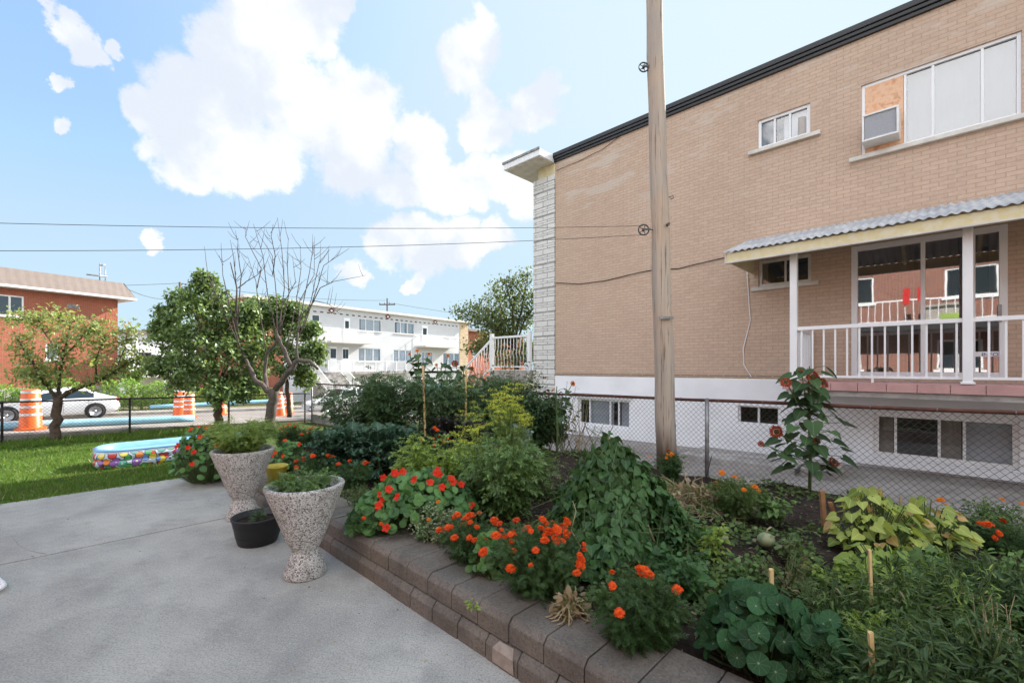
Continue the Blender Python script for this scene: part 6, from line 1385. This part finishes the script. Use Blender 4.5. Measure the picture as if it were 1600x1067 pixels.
# ------------------------------------------------------------------ pots and small things
def stone_pot(name, label, px, yb, sc_):
    b = ray(px, yb, 0); root = empty(name, label, 'planter', b, .3, 'exposed aggregate flower pots')
    prof = [(.0, 0), (.150, 0), (.155, .012), (.150, .045), (.118, .14), (.098, .185), (.094, .195), (.098, .205), (.125, .245), (.2, .45), (.285, .672), (.288, .69), (.28, .70), (.255, .70), (.245, .68), (.225, .60), (.0, .59)]
    mb = MB(); mb.lathe([(r*sc_, z*sc_) for r, z in prof], 64); mb.build('pot', M['aggregate'], root)
    mb = MB(); mb.lathe([(.232*sc_, .60*sc_), (.235*sc_, .63*sc_), (.12*sc_, .645*sc_), (0, .64*sc_)], 32); mb.build('soil', M['soil'], root); return b
b1 = stone_pot('stone_pot', 'nearer hourglass pot of exposed pebble concrete on the patio', 477, 896, 1.0)
b2 = stone_pot('stone_pot', 'farther hourglass pot of exposed pebble concrete behind the black tub', 380, 808, 1.04)
plant('potted_herb', 'low green herb growing in the nearer stone pot', 'plant', b1+Vector((0, 0, .63)), .16, .2, 'pepper', tmpl=TOM, size=.07, n=34, per=30, pr=.05, stemr=.002, seed=7)
plant('potted_herb', 'taller feathery light green plant in the farther stone pot', 'plant', b2+Vector((0, 0, .66)), .42, .36, 'dill', tmpl=FERN, size=.085, n=60, per=46, pr=.08, stemr=.002, seed=8)
plant('potted_herb', 'broader leaves under the feathery plant in the farther stone pot', 'plant', b2+Vector((0, 0, .66)), .2, .22, 'pepper', tmpl=TOM, size=.07, n=20, per=18, pr=.05, stemr=.002, seed=9)
b = ray(403, 846, 0); root = empty('black_tub', 'black plastic barrel-shaped tub between the two stone pots', 'pot', b, .2)
mb = MB(); pr_ = [(0, 0), (.155, 0), (.162, .01), (.178, .07), (.181, .075), (.181, .085), (.184, .09), (.196, .165), (.2, .17), (.2, .185), (.203, .19), (.21, .225), (.216, .23), (.216, .245), (.203, .245), (.198, .19), (0, .185)]
mb.lathe(pr_, 48); mb.v = [(v[0]*(1+.008*math.cos(24*math.atan2(v[1], v[0]))), v[1]*(1+.008*math.cos(24*math.atan2(v[1], v[0]))), v[2]) for v in mb.v]; mb.build('tub', M['blackplastic'], root)
mb = MB(); mb.lathe([(.19, .19), (.19, .195), (0, .2)], 24); mb.build('soil', M['soil'], root)
plant('potted_seedling', 'small feathery seedling growing in the black tub', 'plant', b+Vector((0, 0, .19)), .12, .06, 'tomato', tmpl=FERN, size=.05, n=9, per=12, pr=.03, stemr=.0015, seed=10)
b = ray(432, 752, .26); root = empty('yellow_bucket', 'yellow plastic bucket on the wall between the two stone pots', 'bucket', b)
mb = MB(); mb.lathe([(0, 0), (.09, 0), (.115, .17), (.125, .172), (.125, .19), (.112, .19), (.09, .03), (0, .03)], 32); mb.build('bucket', M['yellowplastic'], root); mb = MB(); mb.lathe([(.105, .15), (0, .155)], 20); mb.build('soil', M['soil'], root)
# kiddie pool
b = P(-10.0, 1.6, lawnz(10, 1.6)-.02); root = empty('paddling_pool', 'inflatable paddling pool with colourful printed side and blue rim on the lawn', 'pool', b, ROT)
def rrect(hx, hy, rc, n=8):
    out = []
    for cx, cy, a0 in ((hx-rc, hy-rc, 0), (-hx+rc, hy-rc, 90), (-hx+rc, -hy+rc, 180), (hx-rc, -hy+rc, 270)):
        for k in range(n+1): a = R(a0+90*k/n); out.append((cx+rc*math.cos(a), cy+rc*math.sin(a)))
    return out
def ringloft(secs, m, name):
    mb = MB(); k = len(rrect(1, 1, .3)); vs = []
    for off, z in secs: vs += [(x, y, z) for x, y in rrect(.44+off, 1.12+off, .33+off*.5)]
    mb.add(vs, [(i*k+j, i*k+(j+1) % k, (i+1)*k+(j+1) % k, (i+1)*k+j) for i in range(len(secs)-1) for j in range(k)], True); return mb.build(name, m, root)
ringloft([(-.04, 0), (.0, .03), (.025, .08), (.03, .13), (.005, .155), (.03, .18), (.025, .23), (.0, .285)], M['print'], 'printed_side')
ringloft([(.0, .285), (.012, .305), (-.04, .33), (-.09, .305), (-.11, .2), (-.11, .02)], M['poolblue'], 'rim')
mb = MB(); mb.v = [(x, y, .02) for x, y in rrect(.32, 1.0, .22)]; mb.f = [tuple(range(len(mb.v)))]; mb.sm = [False]; mb.build('pool_floor', M['poolblue'], root)
# white hose loop at the left edge
b = ray(0, 922, .02); mb = MB(); mb.tube([(-.35, .25, .0), (-.2, .16, .0), (-.06, .07, .012), (-.01, .03, .02), (.008, .0, .02), (-.02, -.035, .01), (-.08, -.05, .0), (-.2, -.05, .0), (-.35, -.02, .0)], .018, 10); tag(mb.build('garden_hose', M['white'], None, b), 'loop of pale white garden hose on the patio at the left edge', 'hose')
# stones and a slab on the neighbour's walk
mb = MB(); mb.box(-.9, .9, -.5, .5, -.1, .06); tag(mb.build('concrete_slab', M['kerb'], None, P(-2.6, 8.5, -.03), ROT, bevel=.02), 'low pale concrete slab on the side walk behind the sunflower', 'slab')
mb = MB(); mb.box(-.22, .22, -.45, .45, -.1, .1); tag(mb.build('stone_block', M['walk'], None, P(-1.4, 8.4, -.03), ROT, bevel=.02), 'darker concrete block lying right of the pale slab on the side walk', 'slab')
r2 = random.Random(4)
b = ray(300, 706, .0); mb = MB(); mb.lathe([(.0, 0), (.16, .0), (.2, .08), (.15, .17), (.0, .2)], 14); mb.v = [(x*(1+.1*math.sin(y*20)), y, z*(1+.1*math.cos(x*15))) for x, y, z in mb.v]; tag(mb.build('boulder', M['bareblock'], None, b), 'pinkish brown boulder at the right end of the paddling pool', 'rock')

# crumbs, dead leaves and grit blown over the patio
def grit():
    r_ = np.random.default_rng(5); n = 420; g = r_.uniform(-1, 7.9, n); v = 1.62-np.abs(r_.normal(0, .35, n)); k = r_.uniform(0, 1, n) < .4; v[k] = r_.uniform(-5, 1.6, k.sum()); Pn = np.stack([-g*EU.x+v*EV.x, -g*EU.y+v*EV.y, 0*g+.004], 1)
    tag(link('leaf_litter', leafmesh('leaf_litter', Pn, r_.normal(0, 1, (n, 3))*np.array([1, 1, .1]), r_.normal(0, .3, (n, 3))+np.array([0, 0, 1]), r_.uniform(.006, .022, n), OVAL, L['dry'])), 'crumbs and dead leaf bits along the foot of the wall', 'leaf litter', kind='stuff')
    n = 1500; g = 7.93+r_.normal(0, .035, n); v = r_.uniform(-4, 1.3, n); Pn = np.stack([-g*EU.x+v*EV.x, -g*EU.y+v*EV.y, 0*g-.01], 1)
    tag(link('grass', leafmesh('grass', Pn, r_.normal(0, .8, (n, 3))+np.array([0, 0, .6]), r_.normal(0, 1, (n, 3)), r_.uniform(.03, .07, n), GRASS2, L['grass'])), 'longer grass creeping over the patio edge', 'grass', kind='stuff')
grit()
